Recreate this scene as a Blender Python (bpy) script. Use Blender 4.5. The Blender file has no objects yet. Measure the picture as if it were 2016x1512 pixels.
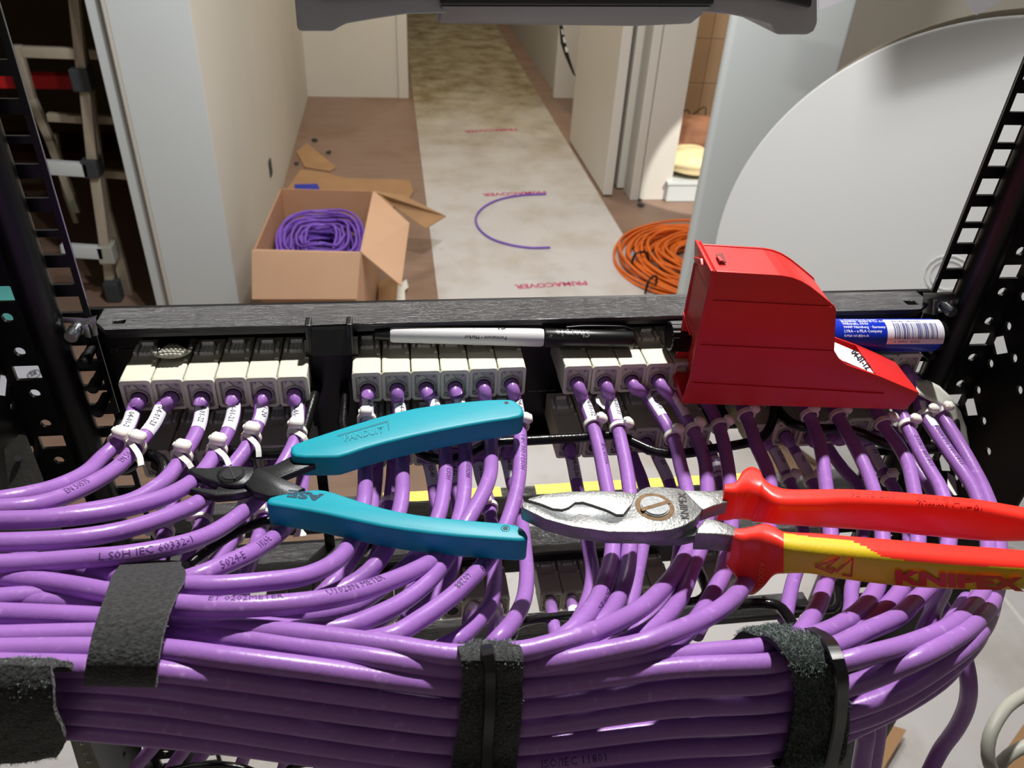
import bpy, bmesh, math, random
from mathutils import Vector, Matrix
random.seed(7)
S = bpy.context.scene
COL = S.collection
# ------------------------------------------------------------------ camera
F = 1540.0
RX = Vector((0.98951, -0.03662, 0.13977)); RY = Vector((-0.13566, -0.56854, 0.81139)); RZ = Vector((0.04975, -0.82184, -0.56755))
EYE = Vector((0, 0, 1.65))
def ray(px, py):
    c = Vector(((px-1008)/F, (py-756)/F, 1.0))
    return Vector((RX.dot(c), RY.dot(c), RZ.dot(c)))
cam_d = bpy.data.cameras.new('camera'); cam = bpy.data.objects.new('camera', cam_d); COL.objects.link(cam)
cx_, cy_, cz_ = [Vector((RX[i], RY[i], RZ[i])) for i in range(3)]
m = Matrix.Identity(4)
for i in range(3):
    m[i][0] = cx_[i]; m[i][1] = -cy_[i]; m[i][2] = -cz_[i]; m[i][3] = EYE[i]
cam.matrix_world = m
cam_d.sensor_width = 36; cam_d.sensor_fit = 'HORIZONTAL'; cam_d.lens = F/2016*36
cam_d.clip_start = 0.02; cam_d.clip_end = 60
cam_d.dof.use_dof = True; cam_d.dof.focus_distance = 0.36; cam_d.dof.aperture_fstop = 24
S.camera = cam
# ------------------------------------------------------------------ light
def lin(c):
    r = []
    for v in c:
        v /= 255.0
        r.append(v/12.92 if v <= .04045 else ((v+.055)/1.055)**2.4)
    return (r[0], r[1], r[2], 1.0)
W = bpy.data.worlds.new('world'); S.world = W; W.use_nodes = True
W.node_tree.nodes['Background'].inputs[0].default_value = (1.0, 0.93, 0.86, 1)
W.node_tree.nodes['Background'].inputs[1].default_value = 0.05
def area(name, loc, aim, size, power, col=(1, 1, 1), shape='DISK', sy=None):
    l = bpy.data.lights.new(name, 'AREA'); l.shape = shape; l.size = size; l.energy = power; l.color = col
    if sy: l.size_y = sy
    o = bpy.data.objects.new(name, l); COL.objects.link(o); o.location = loc
    o.rotation_euler = (Vector(aim)-Vector(loc)).to_track_quat('-Z', 'Y').to_euler(); return o
area('ceiling_work_lamp', (0.27, 0.80, 2.66), (0.1, 0.3, 1.4), 0.07, 36, (1.0, 0.965, 0.93))
area('ceiling_panel_light', (0.9, 2.4, 2.9), (0.9, 2.6, 0), 0.6, 24, (1.0, 0.97, 0.94), 'SQUARE')
area('background_fill_light', (0.25, 1.35, 2.75), (0.25, 3.35, 1.75), 0.16, 46, (1.0, 0.99, 0.985), 'SQUARE')  # fill light added to brighten the background walls and the standing board
area('tile_wall_fill_light', (2.6, 4.7, 2.7), (2.3, 5.0, 0), 0.3, 12, (1.0, 0.84, 0.62), 'SQUARE')  # fill light added to brighten the tiled wall
area('hall_ceiling_light', (0.5, 5.0, 2.9), (0.4, 5.1, 0), 0.5, 23, (1.0, 0.86, 0.66), 'SQUARE')
area('hall_far_light', (1.2, 8.3, 2.9), (1.0, 8.3, 0), 0.5, 22, (1.0, 0.84, 0.6), 'SQUARE')
area('room_light_behind', (-0.5, -1.6, 2.8), (0.2, 0.6, 0.9), 1.0, 1.6, (1.0, 0.93, 0.86), 'SQUARE')
sd = bpy.data.lights.new('table_top_fill_spot', 'SPOT'); sd.energy = 5; sd.spot_size = math.radians(62); sd.spot_blend = .6; sd.shadow_soft_size = .10; sd.color = (1, .985, .96)  # fill spot added to brighten the round table top
so = bpy.data.objects.new('table_top_fill_spot', sd); COL.objects.link(so); so.location = (.62, .72, 2.62)
so.rotation_euler = (Vector((1.5, 1.75, 1.0))-Vector((.62, .72, 2.62))).to_track_quat('-Z', 'Y').to_euler()
sp = bpy.data.lights.new('window_sunbeam', 'SPOT'); sp.energy = 1100; sp.spot_size = math.radians(7.5); sp.spot_blend = .15; sp.shadow_soft_size = .02; sp.color = (1, .97, .9)
so = bpy.data.objects.new('window_sunbeam', sp); COL.objects.link(so); so.location = (2.9, 1.2, 3.4)
so.rotation_euler = (Vector((1.66, 4.3, 0.02))-Vector((2.9, 1.2, 3.4))).to_track_quat('-Z', 'Y').to_euler()
S.view_settings.view_transform = 'Standard'; S.view_settings.look = 'None'
S.view_settings.exposure = 0.0; S.view_settings.gamma = 1.0; S.view_settings.use_curve_mapping = False
# ------------------------------------------------------------------ helpers
def atX(px, py, X): r = ray(px, py); return EYE + r*(X/r.x)
def atY(px, py, Y): r = ray(px, py); return EYE + r*(Y/r.y)
def atZ(px, py, Z): r = ray(px, py); return EYE + r*((Z-1.65)/r.z)
def atP(px, py, p0, n): r = ray(px, py); return EYE + r*((p0-EYE).dot(n)/r.dot(n))
def atD(px, py, d): return EYE + ray(px, py)*d
def proj(p):
    v = p-EYE
    c = cx_.dot(v), cy_.dot(v), cz_.dot(v)
    return 1008+F*c[0]/c[2], 756+F*c[1]/c[2]
def interp(t, x):
    if x <= t[0][0]: return t[0][1]
    for a, b in zip(t, t[1:]):
        if x <= b[0]: return a[1]+(b[1]-a[1])*(x-a[0])/(b[0]-a[0])
    return t[-1][1]
BASE1 = [(745, .412), (765, .408), (830, .395), (870, .382), (930, .365), (1000, .343), (1100, .315), (1180, .288), (1250, .262), (1300, .25), (1400, .258), (1500, .272)]
BASE2 = [(870, .442), (885, .436), (930, .425), (1000, .405), (1060, .385), (1120, .365), (1180, .345), (1250, .325)]
def PD(px, py, o=0.0, base=BASE1):
    r = ray(px, py); k = r.x
    return EYE + r*(interp(base, py)/(1-.14*k)+o)
def tag(o, label=None, cat=None, group=None, kind=None):
    if label: o['label'] = label
    if cat: o['category'] = cat
    if group: o['group'] = group
    if kind: o['kind'] = kind
    return o
def mobj(name, me, mat=None, parent=None, smooth=False):
    if mat and not me.materials: me.materials.append(mat)
    if smooth:
        me.polygons.foreach_set('use_smooth', [True]*len(me.polygons))
    o = bpy.data.objects.new(name, me); COL.objects.link(o)
    if parent: o.parent = parent
    return o
def empty(name, loc=(0, 0, 0)):
    o = bpy.data.objects.new(name, None); COL.objects.link(o); o.location = loc; return o
def link_at(o, parent):
    """parent under an empty placed at its base, geometry given in world space"""
    o.parent = parent; o.matrix_parent_inverse = Matrix.Translation(parent.location).inverted(); return o
def pydata(name, v, f):
    me = bpy.data.meshes.new(name); me.from_pydata([tuple(a) for a in v], [], f); me.update(); return me
def from_bm(name, bm):
    me = bpy.data.meshes.new(name); bm.to_mesh(me); bm.free(); return me
def bm_box(bm, lo, hi, mtx=None, bevel=0, seg=2):
    r = bmesh.ops.create_cube(bm, size=1)
    vs = r['verts']
    for v in vs:
        v.co = Vector([lo[i]+(v.co[i]+.5)*(hi[i]-lo[i]) for i in range(3)])
    if bevel:
        es = list({e for v in vs for e in v.link_edges})
        rr = bmesh.ops.bevel(bm, geom=es, offset=bevel, segments=seg, affect='EDGES', profile=.5)
        vs = list({v for v in rr['verts']} | {v for v in vs if v.is_valid})
    if mtx:
        for v in vs: v.co = mtx @ v.co
    return vs
def box(name, lo, hi, mat, parent=None, bevel=0, mtx=None, smooth=False, seg=2):
    bm = bmesh.new(); bm_box(bm, lo, hi, mtx, bevel, seg); o = mobj(name, from_bm(name, bm), mat, None, smooth)
    if parent: link_at(o, parent)
    return o
def quadprism(name, pts, d, mat, parent=None, bevel=0):
    """closed polygon pts extruded by vector d"""
    n = len(pts); d = Vector(d)
    bm = bmesh.new(); a = [bm.verts.new(p) for p in pts]; b = [bm.verts.new(Vector(p)+d) for p in pts]
    bm.faces.new(a); bm.faces.new(b[::-1])
    for i in range(n): bm.faces.new((a[i], b[i], b[(i+1) % n], a[(i+1) % n]))
    bmesh.ops.recalc_face_normals(bm, faces=bm.faces)
    if bevel: bmesh.ops.bevel(bm, geom=list(bm.edges), offset=bevel, segments=3, affect='EDGES', profile=.5, clamp_overlap=True)
    o = mobj(name, from_bm(name, bm), mat)
    if bevel: shade(o)
    if parent: link_at(o, parent)
    return o
def shade(o, ang=40):
    me = o.data
    me.polygons.foreach_set('use_smooth', [True]*len(me.polygons))
    try: me.set_sharp_from_angle(angle=math.radians(ang))
    except Exception: pass
def curve_mesh(name, loops, ext=0.0, bevel=0.0, bres=2):
    """filled 2D curve with holes -> mesh lying in XY, thickness 2*ext"""
    cu = bpy.data.curves.new(name, 'CURVE'); cu.dimensions = '2D'; cu.fill_mode = 'BOTH'; cu.extrude = ext*1000
    cu.bevel_depth = bevel*1000; cu.bevel_resolution = bres
    for lp in loops:
        s = cu.splines.new('POLY'); s.points.add(len(lp)-1)
        for p, q in zip(s.points, lp): p.co = (q[0]*1000, q[1]*1000, 0, 1)
        s.use_cyclic_u = True
    ob = bpy.data.objects.new(name, cu); me = bpy.data.meshes.new_from_object(ob)
    me.transform(Matrix.Scale(.001, 4))
    bpy.data.objects.remove(ob); bpy.data.curves.remove(cu)
    return me
_txt = {}
def text_mesh(s, size=1.0, ext=0.0, align='LEFT', sub=0.0, res=2, shear=0, bold=0):
    cu = bpy.data.curves.new('text', 'FONT'); cu.body = s; cu.size = size; cu.extrude = ext; cu.align_x = align
    cu.resolution_u = res; cu.shear = shear; cu.offset = bold
    ob = bpy.data.objects.new('text', cu); me = bpy.data.meshes.new_from_object(ob)
    bpy.data.objects.remove(ob); bpy.data.curves.remove(cu)
    bm = bmesh.new(); bm.from_mesh(me)
    if sub:
        for _ in range(3):
            es = [e for e in bm.edges if e.calc_length() > sub]
            if not es: break
            bmesh.ops.subdivide_edges(bm, edges=es, cuts=1)
            bmesh.ops.triangulate(bm, faces=[f for f in bm.faces if len(f.verts) > 4])
    bm.to_mesh(me); bm.free(); return me
def xf(me, fn):
    for v in me.vertices: v.co = fn(v.co.copy())
    me.update(); return me
def circ(cx, cy, r, n=20, ry=None, a0=0):
    ry = ry or r
    return [(cx+r*math.cos(a0+2*math.pi*i/n), cy+ry*math.sin(a0+2*math.pi*i/n)) for i in range(n)]
def catmull(P, step):
    P = [Vector(p) for p in P]
    if len(P) == 2: n = max(2, int((P[1]-P[0]).length/step)); return [P[0].lerp(P[1], i/n) for i in range(n+1)]
    Q = [P[0]*2-P[1]] + P + [P[-1]*2-P[-2]]
    out = []
    for i in range(1, len(Q)-2):
        p0, p1, p2, p3 = Q[i-1:i+3]
        t1 = max((p1-p0).length, 1e-6)**.5; t2 = t1+max((p2-p1).length, 1e-6)**.5; t3 = t2+max((p3-p2).length, 1e-6)**.5
        n = max(1, int(round((p2-p1).length/step)))
        for k in range(n):
            t = t1+(t2-t1)*k/n
            A1 = p0*((t1-t)/t1)+p1*(t/t1); A2 = p1*((t2-t)/(t2-t1))+p2*((t-t1)/(t2-t1)); A3 = p2*((t3-t)/(t3-t2))+p3*((t-t2)/(t3-t2))
            B1 = A1*((t2-t)/t2)+A2*(t/t2); B2 = A2*((t3-t)/(t3-t1))+A3*((t-t1)/(t3-t1))
            out.append(B1*((t2-t)/(t2-t1))+B2*((t-t1)/(t2-t1)))
    out.append(P[-1]); return out
VUP = Vector((0, -.55, .84))
class Path:
    def __init__(s, pts, step=.0035, up=VUP):
        s.p = catmull(pts, step); s.n = len(s.p); s.T = []; s.N = []; s.B = []; s.s = [0.0]
        last = None
        for i in range(s.n):
            a = s.p[max(0, i-1)]; b = s.p[min(s.n-1, i+1)]; t = (b-a).normalized()
            nn = up - t*up.dot(t)
            if nn.length < .15 and last: nn = last - t*last.dot(t)
            nn.normalize(); last = nn
            s.T.append(t); s.N.append(nn); s.B.append(t.cross(nn))
            if i: s.s.append(s.s[-1]+(s.p[i]-s.p[i-1]).length)
        s.L = s.s[-1]
    def frame(s, l):
        l = min(max(l, 0), s.L)
        lo, hi = 0, s.n-1
        while hi-lo > 1:
            mid = (lo+hi)//2
            if s.s[mid] <= l: lo = mid
            else: hi = mid
        k = (l-s.s[lo])/max(1e-9, s.s[hi]-s.s[lo])
        return s.p[lo].lerp(s.p[hi], k), s.T[lo].lerp(s.T[hi], k).normalized(), s.N[lo].lerp(s.N[hi], k).normalized(), s.B[lo].lerp(s.B[hi], k).normalized()
    def at_px(s, x, y):
        b = min(range(s.n), key=lambda i: (lambda q: (q[0]-x)**2+(q[1]-y)**2)(proj(s.p[i]))); return s.s[b]
    def surf(s, l, a, r):
        p, t, n, b = s.frame(l); return p+(n*math.cos(a)+b*math.sin(a))*r
def tube_me(name, path, r, sides=12, cap=True, rfun=None):
    v = []; f = []
    for i in range(path.n):
        rr = rfun(path.s[i]) if rfun else r
        for k in range(sides):
            a = 2*math.pi*k/sides
            v.append(path.p[i]+(path.N[i]*math.cos(a)+path.B[i]*math.sin(a))*rr)
    for i in range(path.n-1):
        for k in range(sides):
            a = i*sides+k; b = i*sides+(k+1) % sides
            f.append((a, b, b+sides, a+sides))
    if cap:
        f.append(tuple(range(sides))[::-1]); f.append(tuple((path.n-1)*sides+k for k in range(sides)))
    return pydata(name, v, f)
def tube(name, pts, r, mat, parent=None, step=.004, sides=12, rfun=None):
    p = Path(pts, step); o = mobj(name, tube_me(name, p, r, sides, True, rfun), mat, None, True); shade(o, 60)
    if parent: link_at(o, parent)
    return o
def cyl(name, p0, p1, r, mat, parent=None, sides=24, r2=None, bevel=0):
    p0 = Vector(p0); p1 = Vector(p1); d = p1-p0
    bm = bmesh.new(); bmesh.ops.create_cone(bm, cap_ends=True, segments=sides, radius1=r, radius2=r if r2 is None else r2, depth=d.length)
    if bevel:
        es = [e for e in bm.edges if abs(e.verts[0].co.z-e.verts[1].co.z) < 1e-7]
        bmesh.ops.bevel(bm, geom=es, offset=bevel, segments=2, affect='EDGES')
    q = Matrix.Translation((p0+p1)/2) @ d.to_track_quat('Z', 'Y').to_matrix().to_4x4()
    bm.transform(q); o = mobj(name, from_bm(name, bm), mat); shade(o, 35)
    if parent: link_at(o, parent)
    return o
# ------------------------------------------------------------------ materials
def mat(name, rgb, rough=.5, metal=0.0, var=0.06, scale=40, bump=0.0, bscale=200, spec=.5, trans=0, alpha=1, coat=0, emis=None, stretch=None, ior=1.45, aniso=0, sheen=0):
    M = bpy.data.materials.new(name); M.use_nodes = True; nt = M.node_tree; N = nt.nodes; L = nt.links; b = N['Principled BSDF']
    c = lin(rgb); b.inputs['Roughness'].default_value = rough; b.inputs['Metallic'].default_value = metal
    b.inputs['Specular IOR Level'].default_value = spec; b.inputs['IOR'].default_value = ior
    b.inputs['Transmission Weight'].default_value = trans; b.inputs['Alpha'].default_value = alpha
    b.inputs['Coat Weight'].default_value = coat; b.inputs['Anisotropic'].default_value = aniso; b.inputs['Sheen Weight'].default_value = sheen
    tc = N.new('ShaderNodeTexCoord'); mp = N.new('ShaderNodeMapping'); L.new(tc.outputs['Object'], mp.inputs[0])
    if stretch: mp.inputs['Scale'].default_value = stretch
    nz = N.new('ShaderNodeTexNoise'); nz.inputs['Scale'].default_value = scale; nz.inputs['Detail'].default_value = 4; L.new(mp.outputs[0], nz.inputs[0])
    rp = N.new('ShaderNodeValToRGB'); e = rp.color_ramp.elements
    e[0].position = .3; e[1].position = .7
    e[0].color = tuple(v*(1-var) for v in c[:3])+(1,); e[1].color = tuple(min(1, v*(1+var)) for v in c[:3])+(1,)
    L.new(nz.outputs[0], rp.inputs[0]); L.new(rp.outputs[0], b.inputs['Base Color'])
    if bump:
        n2 = N.new('ShaderNodeTexNoise'); n2.inputs['Scale'].default_value = bscale; n2.inputs['Detail'].default_value = 3; L.new(mp.outputs[0], n2.inputs[0])
        bp = N.new('ShaderNodeBump'); bp.inputs['Strength'].default_value = bump; bp.inputs['Distance'].default_value = .001
        L.new(n2.outputs[0], bp.inputs['Height']); L.new(bp.outputs[0], b.inputs['Normal'])
    return M
def worn(M, rgb2, scale, lo, hi, stretch=None, mixto=1.0):
    """adds a second colour in patches"""
    nt = M.node_tree; N = nt.nodes; L = nt.links; b = N['Principled BSDF']; src = b.inputs['Base Color'].links[0].from_socket
    tc = N.new('ShaderNodeTexCoord'); mp = N.new('ShaderNodeMapping'); L.new(tc.outputs['Object'], mp.inputs[0])
    if stretch: mp.inputs['Scale'].default_value = stretch
    nz = N.new('ShaderNodeTexNoise'); nz.inputs['Scale'].default_value = scale; nz.inputs['Detail'].default_value = 6; nz.inputs['Roughness'].default_value = .62; L.new(mp.outputs[0], nz.inputs[0])
    mr = N.new('ShaderNodeMapRange'); mr.inputs[1].default_value = lo; mr.inputs[2].default_value = hi; mr.inputs[4].default_value = mixto; L.new(nz.outputs[0], mr.inputs[0])
    mx = N.new('ShaderNodeMix'); mx.data_type = 'RGBA'; L.new(mr.outputs[0], mx.inputs[0]); L.new(src, mx.inputs[6]); mx.inputs[7].default_value = lin(rgb2)
    L.new(mx.outputs[2], b.inputs['Base Color']); return M
PUR = worn(mat('purple_cable_sheath', (150, 104, 178), .34, 0, .07, 60, .12, 500), (196, 158, 214), 240, .60, .74, None, .5)
PRT = mat('dark_cable_print', (70, 35, 95), .6, 0, 0)
INK = mat('black_ink', (22, 20, 30), .6, 0, 0)
BLK = mat('black_powder_coat', (17, 18, 19), .38, 0, .15, 60, .08, 900)
BLKB = mat('black_brushed_aluminium', (92, 92, 94), .33, 1.0, .35, 90, .55, 170, stretch=(.35, 34, 34))
BLKP = mat('black_plastic', (16, 16, 18), .3, 0, .1, 60)
RODM = mat('black_coated_rod', (14, 14, 14), .25, 0, .2, 90, .15, 700)
CREAM = mat('cream_plastic', (208, 207, 190), .42, 0, .02, 60)
FACEM = mat('grey_plastic_face', (176, 168, 172), .5, 0, .03, 60)
GRV = mat('dark_recess', (38, 34, 40), .6, 0, .05)
CLR = mat('clear_latch_plastic', (245, 250, 245), .15, 0, .12, 300, .6, 900, trans=.12, spec=.9)
NYL = mat('natural_nylon', (236, 234, 226), .35, 0, .02, 60, 0); NYL.node_tree.nodes['Principled BSDF'].inputs['Subsurface Weight'].default_value = .25; NYL.node_tree.nodes['Principled BSDF'].inputs['Subsurface Scale'].default_value = .003
LBL = mat('white_label', (226, 226, 236), .35, 0, .02)
TEAL = mat('teal_grip_plastic', (0, 146, 164), .48, 0, .03, 60, .05, 1500)
TSTEEL = mat('blackened_steel', (52, 53, 55), .42, .55, .15, 120, .12, 1200)
REDB = worn(mat('red_box_plastic', (208, 44, 42), .36, 0, .03, 60, .03, 400), (206, 64, 58), 9, .6, .8, None, .4)
REDG = mat('red_grip_plastic', (246, 52, 40), .34, 0, .03, 60, .06, 300)
YELG = mat('yellow_grip_plastic', (214, 184, 24), .5, 0, .05, 60, .1, 600)
STEEL = mat('forged_steel', (134, 135, 134), .42, .75, .07, 300, .22, 900)
STEELD = mat('ground_steel', (118, 122, 123), .42, .45, .08, 300, .1, 900)
ZINC = mat('zinc_plated_steel', (190, 196, 200), .25, 1, .05)
RUST = mat('dirty_steel', (92, 72, 50), .6, .6, .3, 300)
VEL = mat('black_loop_velcro', (38, 39, 40), .95, 0, .7, 700, 1.0, 900, sheen=.2)
VELH = mat('black_hook_velcro', (22, 26, 26), .8, 0, .5, 900, .8, 1500, spec=.5)
FUZ = mat('velcro_fibre', (112, 126, 122), .5, 0, .2)
WALL = mat('white_wall_paint', (206, 203, 192), .8, 0, .02, 3)
WALLG = mat('grey_white_paint', (204, 210, 210), .6, 0, .02, 3)
DOORM = mat('door_paint', (206, 202, 192), .5, 0, .02, 3)
TILE = mat('beige_wall_tile', (196, 168, 138), .35, 0, .04, 3)
GROUT = mat('tile_grout', (150, 122, 96), .8, 0, .05)
CARD = mat('cardboard', (204, 164, 132), .8, 0, .04, 6, .05, 300)
CARD2 = mat('cardboard_inner', (178, 134, 100), .85, 0, .05, 6)
CARD3 = mat('cardboard_floor_piece', (172, 134, 96), .85, 0, .08, 6)
ORG = mat('orange_cable_sheath', (222, 108, 30), .45, 0, .1, 8)
PUR2 = mat('purple_coil_sheath', (122, 82, 186), .5, 0, .1, 8)
DISC = mat('white_laminate', (226, 228, 228), .45, 0, .01, 3)
CABI = mat('pale_grey_laminate', (200, 206, 206), .3, 0, .02, 3)
ALU = mat('aluminium_rail', (196, 186, 166), .4, .4, .05)
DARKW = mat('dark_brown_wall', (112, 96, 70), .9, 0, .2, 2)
GREYD = mat('grey_equipment_plastic', (200, 208, 212), .6, 0, .04, 30, .1, 900)
GREYK = mat('dark_equipment_plastic', (58, 62, 64), .6, 0, .04, 30)
BLUE = mat('blue_marker_barrel', (18, 46, 178), .28, 0, .03)
WHB = mat('white_marker_barrel', (214, 214, 216), .3, 0, .02)
GREYC = mat('grey_cable_sheath', (168, 168, 158), .5, 0, .03)
YTAPE = mat('yellow_tape', (228, 208, 88), .6, 0, .12, 200)
PLAST = mat('white_film', (222, 222, 214), .3, 0, .03, 60, .05, 200)
BAG = mat('plaster_bag', (226, 208, 160), .8, 0, .12, 8)
# floor: brown laminate
FLR = mat('brown_laminate', (142, 116, 100), .5, 0, .10, 3, stretch=(1.2, 14, 1)); worn(FLR, (128, 100, 80), 2.5, .5, .7)
CVR = worn(worn(mat('floor_protection_board', (204, 201, 200), .55, 0, .03, 3), (168, 160, 148), 3.2, .46, .72, (1, .8, 1), .8), (104, 82, 54), 9, .62, .80, (1.3, 1, 1), .8)
CVRD = worn(worn(mat('dirty_protection_board', (178, 168, 146), .6, 0, .05, 3), (120, 106, 76), 2.4, .42, .66, (1.4, .8, 1), .85), (82, 66, 44), 8, .58, .78, (1, 1.3, 1), .8)
def gradient_mix(M, other, y0, y1):
    nt = M.node_tree; N = nt.nodes; L = nt.links; b = N['Principled BSDF']; src = b.inputs['Base Color'].links[0].from_socket
    tc = N.new('ShaderNodeTexCoord'); sx = N.new('ShaderNodeSeparateXYZ'); L.new(tc.outputs['Object'], sx.inputs[0])
    nz = N.new('ShaderNodeTexNoise'); nz.inputs['Scale'].default_value = 2.2; nz.inputs['Detail'].default_value = 5; L.new(tc.outputs['Object'], nz.inputs[0])
    ad = N.new('ShaderNodeMath'); ad.operation = 'MULTIPLY_ADD'; ad.inputs[1].default_value = 2.4; L.new(nz.outputs[0], ad.inputs[0]); L.new(sx.outputs[1], ad.inputs[2])
    mr = N.new('ShaderNodeMapRange'); mr.inputs[1].default_value = y0+1.2; mr.inputs[2].default_value = y1+1.2; L.new(ad.outputs[0], mr.inputs[0])
    n2 = N.new('ShaderNodeTexNoise'); n2.inputs['Scale'].default_value = 5; n2.inputs['Detail'].default_value = 8; n2.inputs['Roughness'].default_value = .65; L.new(tc.outputs['Object'], n2.inputs[0])
    rp = N.new('ShaderNodeValToRGB'); e = rp.color_ramp.elements; e[0].position = .32; e[0].color = lin((112, 94, 66)); e[1].position = .62; e[1].color = lin(other); q = e.new(.46); q.color = lin((146, 132, 100)); L.new(n2.outputs[0], rp.inputs[0])
    mx = N.new('ShaderNodeMix'); mx.data_type = 'RGBA'; L.new(mr.outputs[0], mx.inputs[0]); L.new(src, mx.inputs[6]); L.new(rp.outputs[0], mx.inputs[7]); L.new(mx.outputs[2], b.inputs['Base Color'])
CVH = worn(worn(mat('hall_protection_board', (204, 201, 200), .55, 0, .03, 3), (176, 166, 150), 3.2, .46, .72, (1, .8, 1), .8), (104, 82, 54), 9, .66, .80, (1.3, 1, 1), .8)
gradient_mix(CVH, (172, 162, 136), 4.2, 6.6)
MAG = mat('magenta_print', (190, 60, 110), .6, 0, .05)
TEALP = mat('teal_packaging', (120, 220, 215), .5, 0, .03)
# ------------------------------------------------------------------ setting
def structure(o, label=None): tag(o, label, None, None, 'structure'); return o
structure(box('floor', (-5, -3, -.05), (6, 13, 0), FLR), 'brown laminate floor')
# left wall of the hall with its free end towards the rack
structure(box('wall_left', (-.873, 2.83, 0), (-.62, 6.256, 3.2), WALL), 'cream plaster wall along the left side of the hall')
structure(box('trim_8', (-.868, 2.820, 0), (-.6205, 2.8302, 3.2), WALLG), 'pale grey end face of the left wall')
structure(box('trim_1', (-.94, 2.86, 0), (-.873, 3.0, 3.2), WALLG), 'white edge strip at the free end of the left wall')
structure(box('trim_2', (-.884, 2.822, 0), (-.868, 2.84, 3.2), DOORM, None, .004), 'corner bead on the free end of the left wall')
structure(box('wall_back', (-.62, 6.256, 0), (.12, 6.40, 3.2), WALL), 'cream wall closing the left part of the hall')
structure(box('trim_3', (.06, 6.235, 0), (.135, 6.42, 3.2), DOORM, None, .004), 'door jamb at the end of the short back wall')
structure(box('wall_far', (-1.5, 12.0, 0), (5, 12.1, 3.2), WALL), 'cream wall at the far end')
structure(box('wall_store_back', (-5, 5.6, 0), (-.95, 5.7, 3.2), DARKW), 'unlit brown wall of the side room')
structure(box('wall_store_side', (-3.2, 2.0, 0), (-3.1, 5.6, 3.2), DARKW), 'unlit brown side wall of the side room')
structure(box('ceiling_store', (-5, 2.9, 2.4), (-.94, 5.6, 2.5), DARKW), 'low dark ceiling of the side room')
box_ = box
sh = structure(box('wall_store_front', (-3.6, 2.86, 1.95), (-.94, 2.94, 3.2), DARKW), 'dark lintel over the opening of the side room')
# right side of the hall
structure(box('trim_4', (1.335, 4.15, 0), (1.385, 4.30, 3.2), DOORM, None, .006), 'narrow face of the door frame')
structure(box('trim_5', (1.39, 4.155, 0), (1.57, 4.30, 3.2), DOORM, None, .006), 'wide face of the door frame')
structure(box('wall_right', (1.32, 6.36, 0), (1.42, 9.4, 3.2), WALL), 'cream wall at the far right of the hall')
structure(box('trim_6', (1.28, 6.30, 0), (1.50, 6.37, 3.2), DOORM, None, .006), 'far door frame on the right')
structure(box('trim_7', (1.50, 6.20, 0), (2.1, 6.26, 3.2), WALL), 'wall beside the far door frame')
wt = structure(box('wall_tiled', (1.62, 5.62, 0), (3.6, 5.7, 3.2), GROUT), 'tiled wall of the small room')
tb = bmesh.new(); bm_box(tb, (-.148, -.006, -.148), (.148, 0, .148), None, .002, 1); tme = from_bm('tile', tb); tme.materials.append(TILE)
for i in range(6):
    for k in range(9):
        t = bpy.data.objects.new('tile', tme); COL.objects.link(t); t.location = (1.78+i*.30, 5.62, .15+k*.30); t.parent = wt
structure(box('wall_side', (3.4, 3.9, 0), (3.5, 5.62, 3.2), WALL), 'side wall of the small room')
structure(box('wall_right_near', (2.18, 3.9, 0), (5.5, 4.0, 3.2), WALL), 'cream wall behind the pale panel')
structure(box('wall_right_side', (3.6, -2.5, 0), (3.7, 3.9, 3.2), WALL), 'cream wall on the right')
structure(box('wall_behind', (-4, -2.9, 0), (3.7, -2.8, 3.2), WALL), 'wall behind the rack')
# doors
def door(name, lo, hi, mtx=None):
    d = empty(name, (lo[0], lo[1], 0)); structure(d)
    p = box('door_leaf', lo, hi, DOORM, d, .004, mtx); return d
d1 = door('door_1', (1.19, 4.21, .01), (1.245, 5.2, 2.1)); tag(d1, 'pale door leaf standing open into the hall')
d2 = door('door_2', (1.30, 4.32, .01), (1.345, 5.15, 2.1)); tag(d2, 'second door leaf behind the open one')
# hook-like black bracket hanging on the far door frame
hb = empty('door_closer_strap', (1.2, 6.2, 1.2)); tag(hb, 'black slotted metal strap hanging in front of the far door frame', 'strap')
P = [atY(x, y, 4.6) for x, y in ((1101, 50), (1108, 50), (1113, 80), (1121, 112), (1134, 152), (1128, 146), (1112, 110), (1104, 85))]
quadprism('strap_plate', P, (0, .006, 0), BLK, hb)
for a in (((1105, 58), (1108, 58), (1110, 68), (1107, 68)), ((1108, 73), (1111, 73), (1114, 84), (1110, 84)), ((1112, 93), (1116, 92), (1119, 102), (1114, 103))):
    quadprism('slot', [atY(x, y, 4.595) for x, y in a], (0, .004, 0), DOORM, hb)
# pale tall cabinet (right)
YC = 2.66; xl = atY(1345, 545, YC).x; xr = atY(1682, 40, YC).x
cab = empty('standing_board', (xl+.3, YC, 0)); tag(cab, 'tall pale grey board with a rounded edge standing behind the white round table top', 'board')
sb_ = box('board_panel', (xl, YC, .0), (xr, YC+.05, 2.1), CABI, cab, .02, None, True, 4); shade(sb_, 30)
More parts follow.
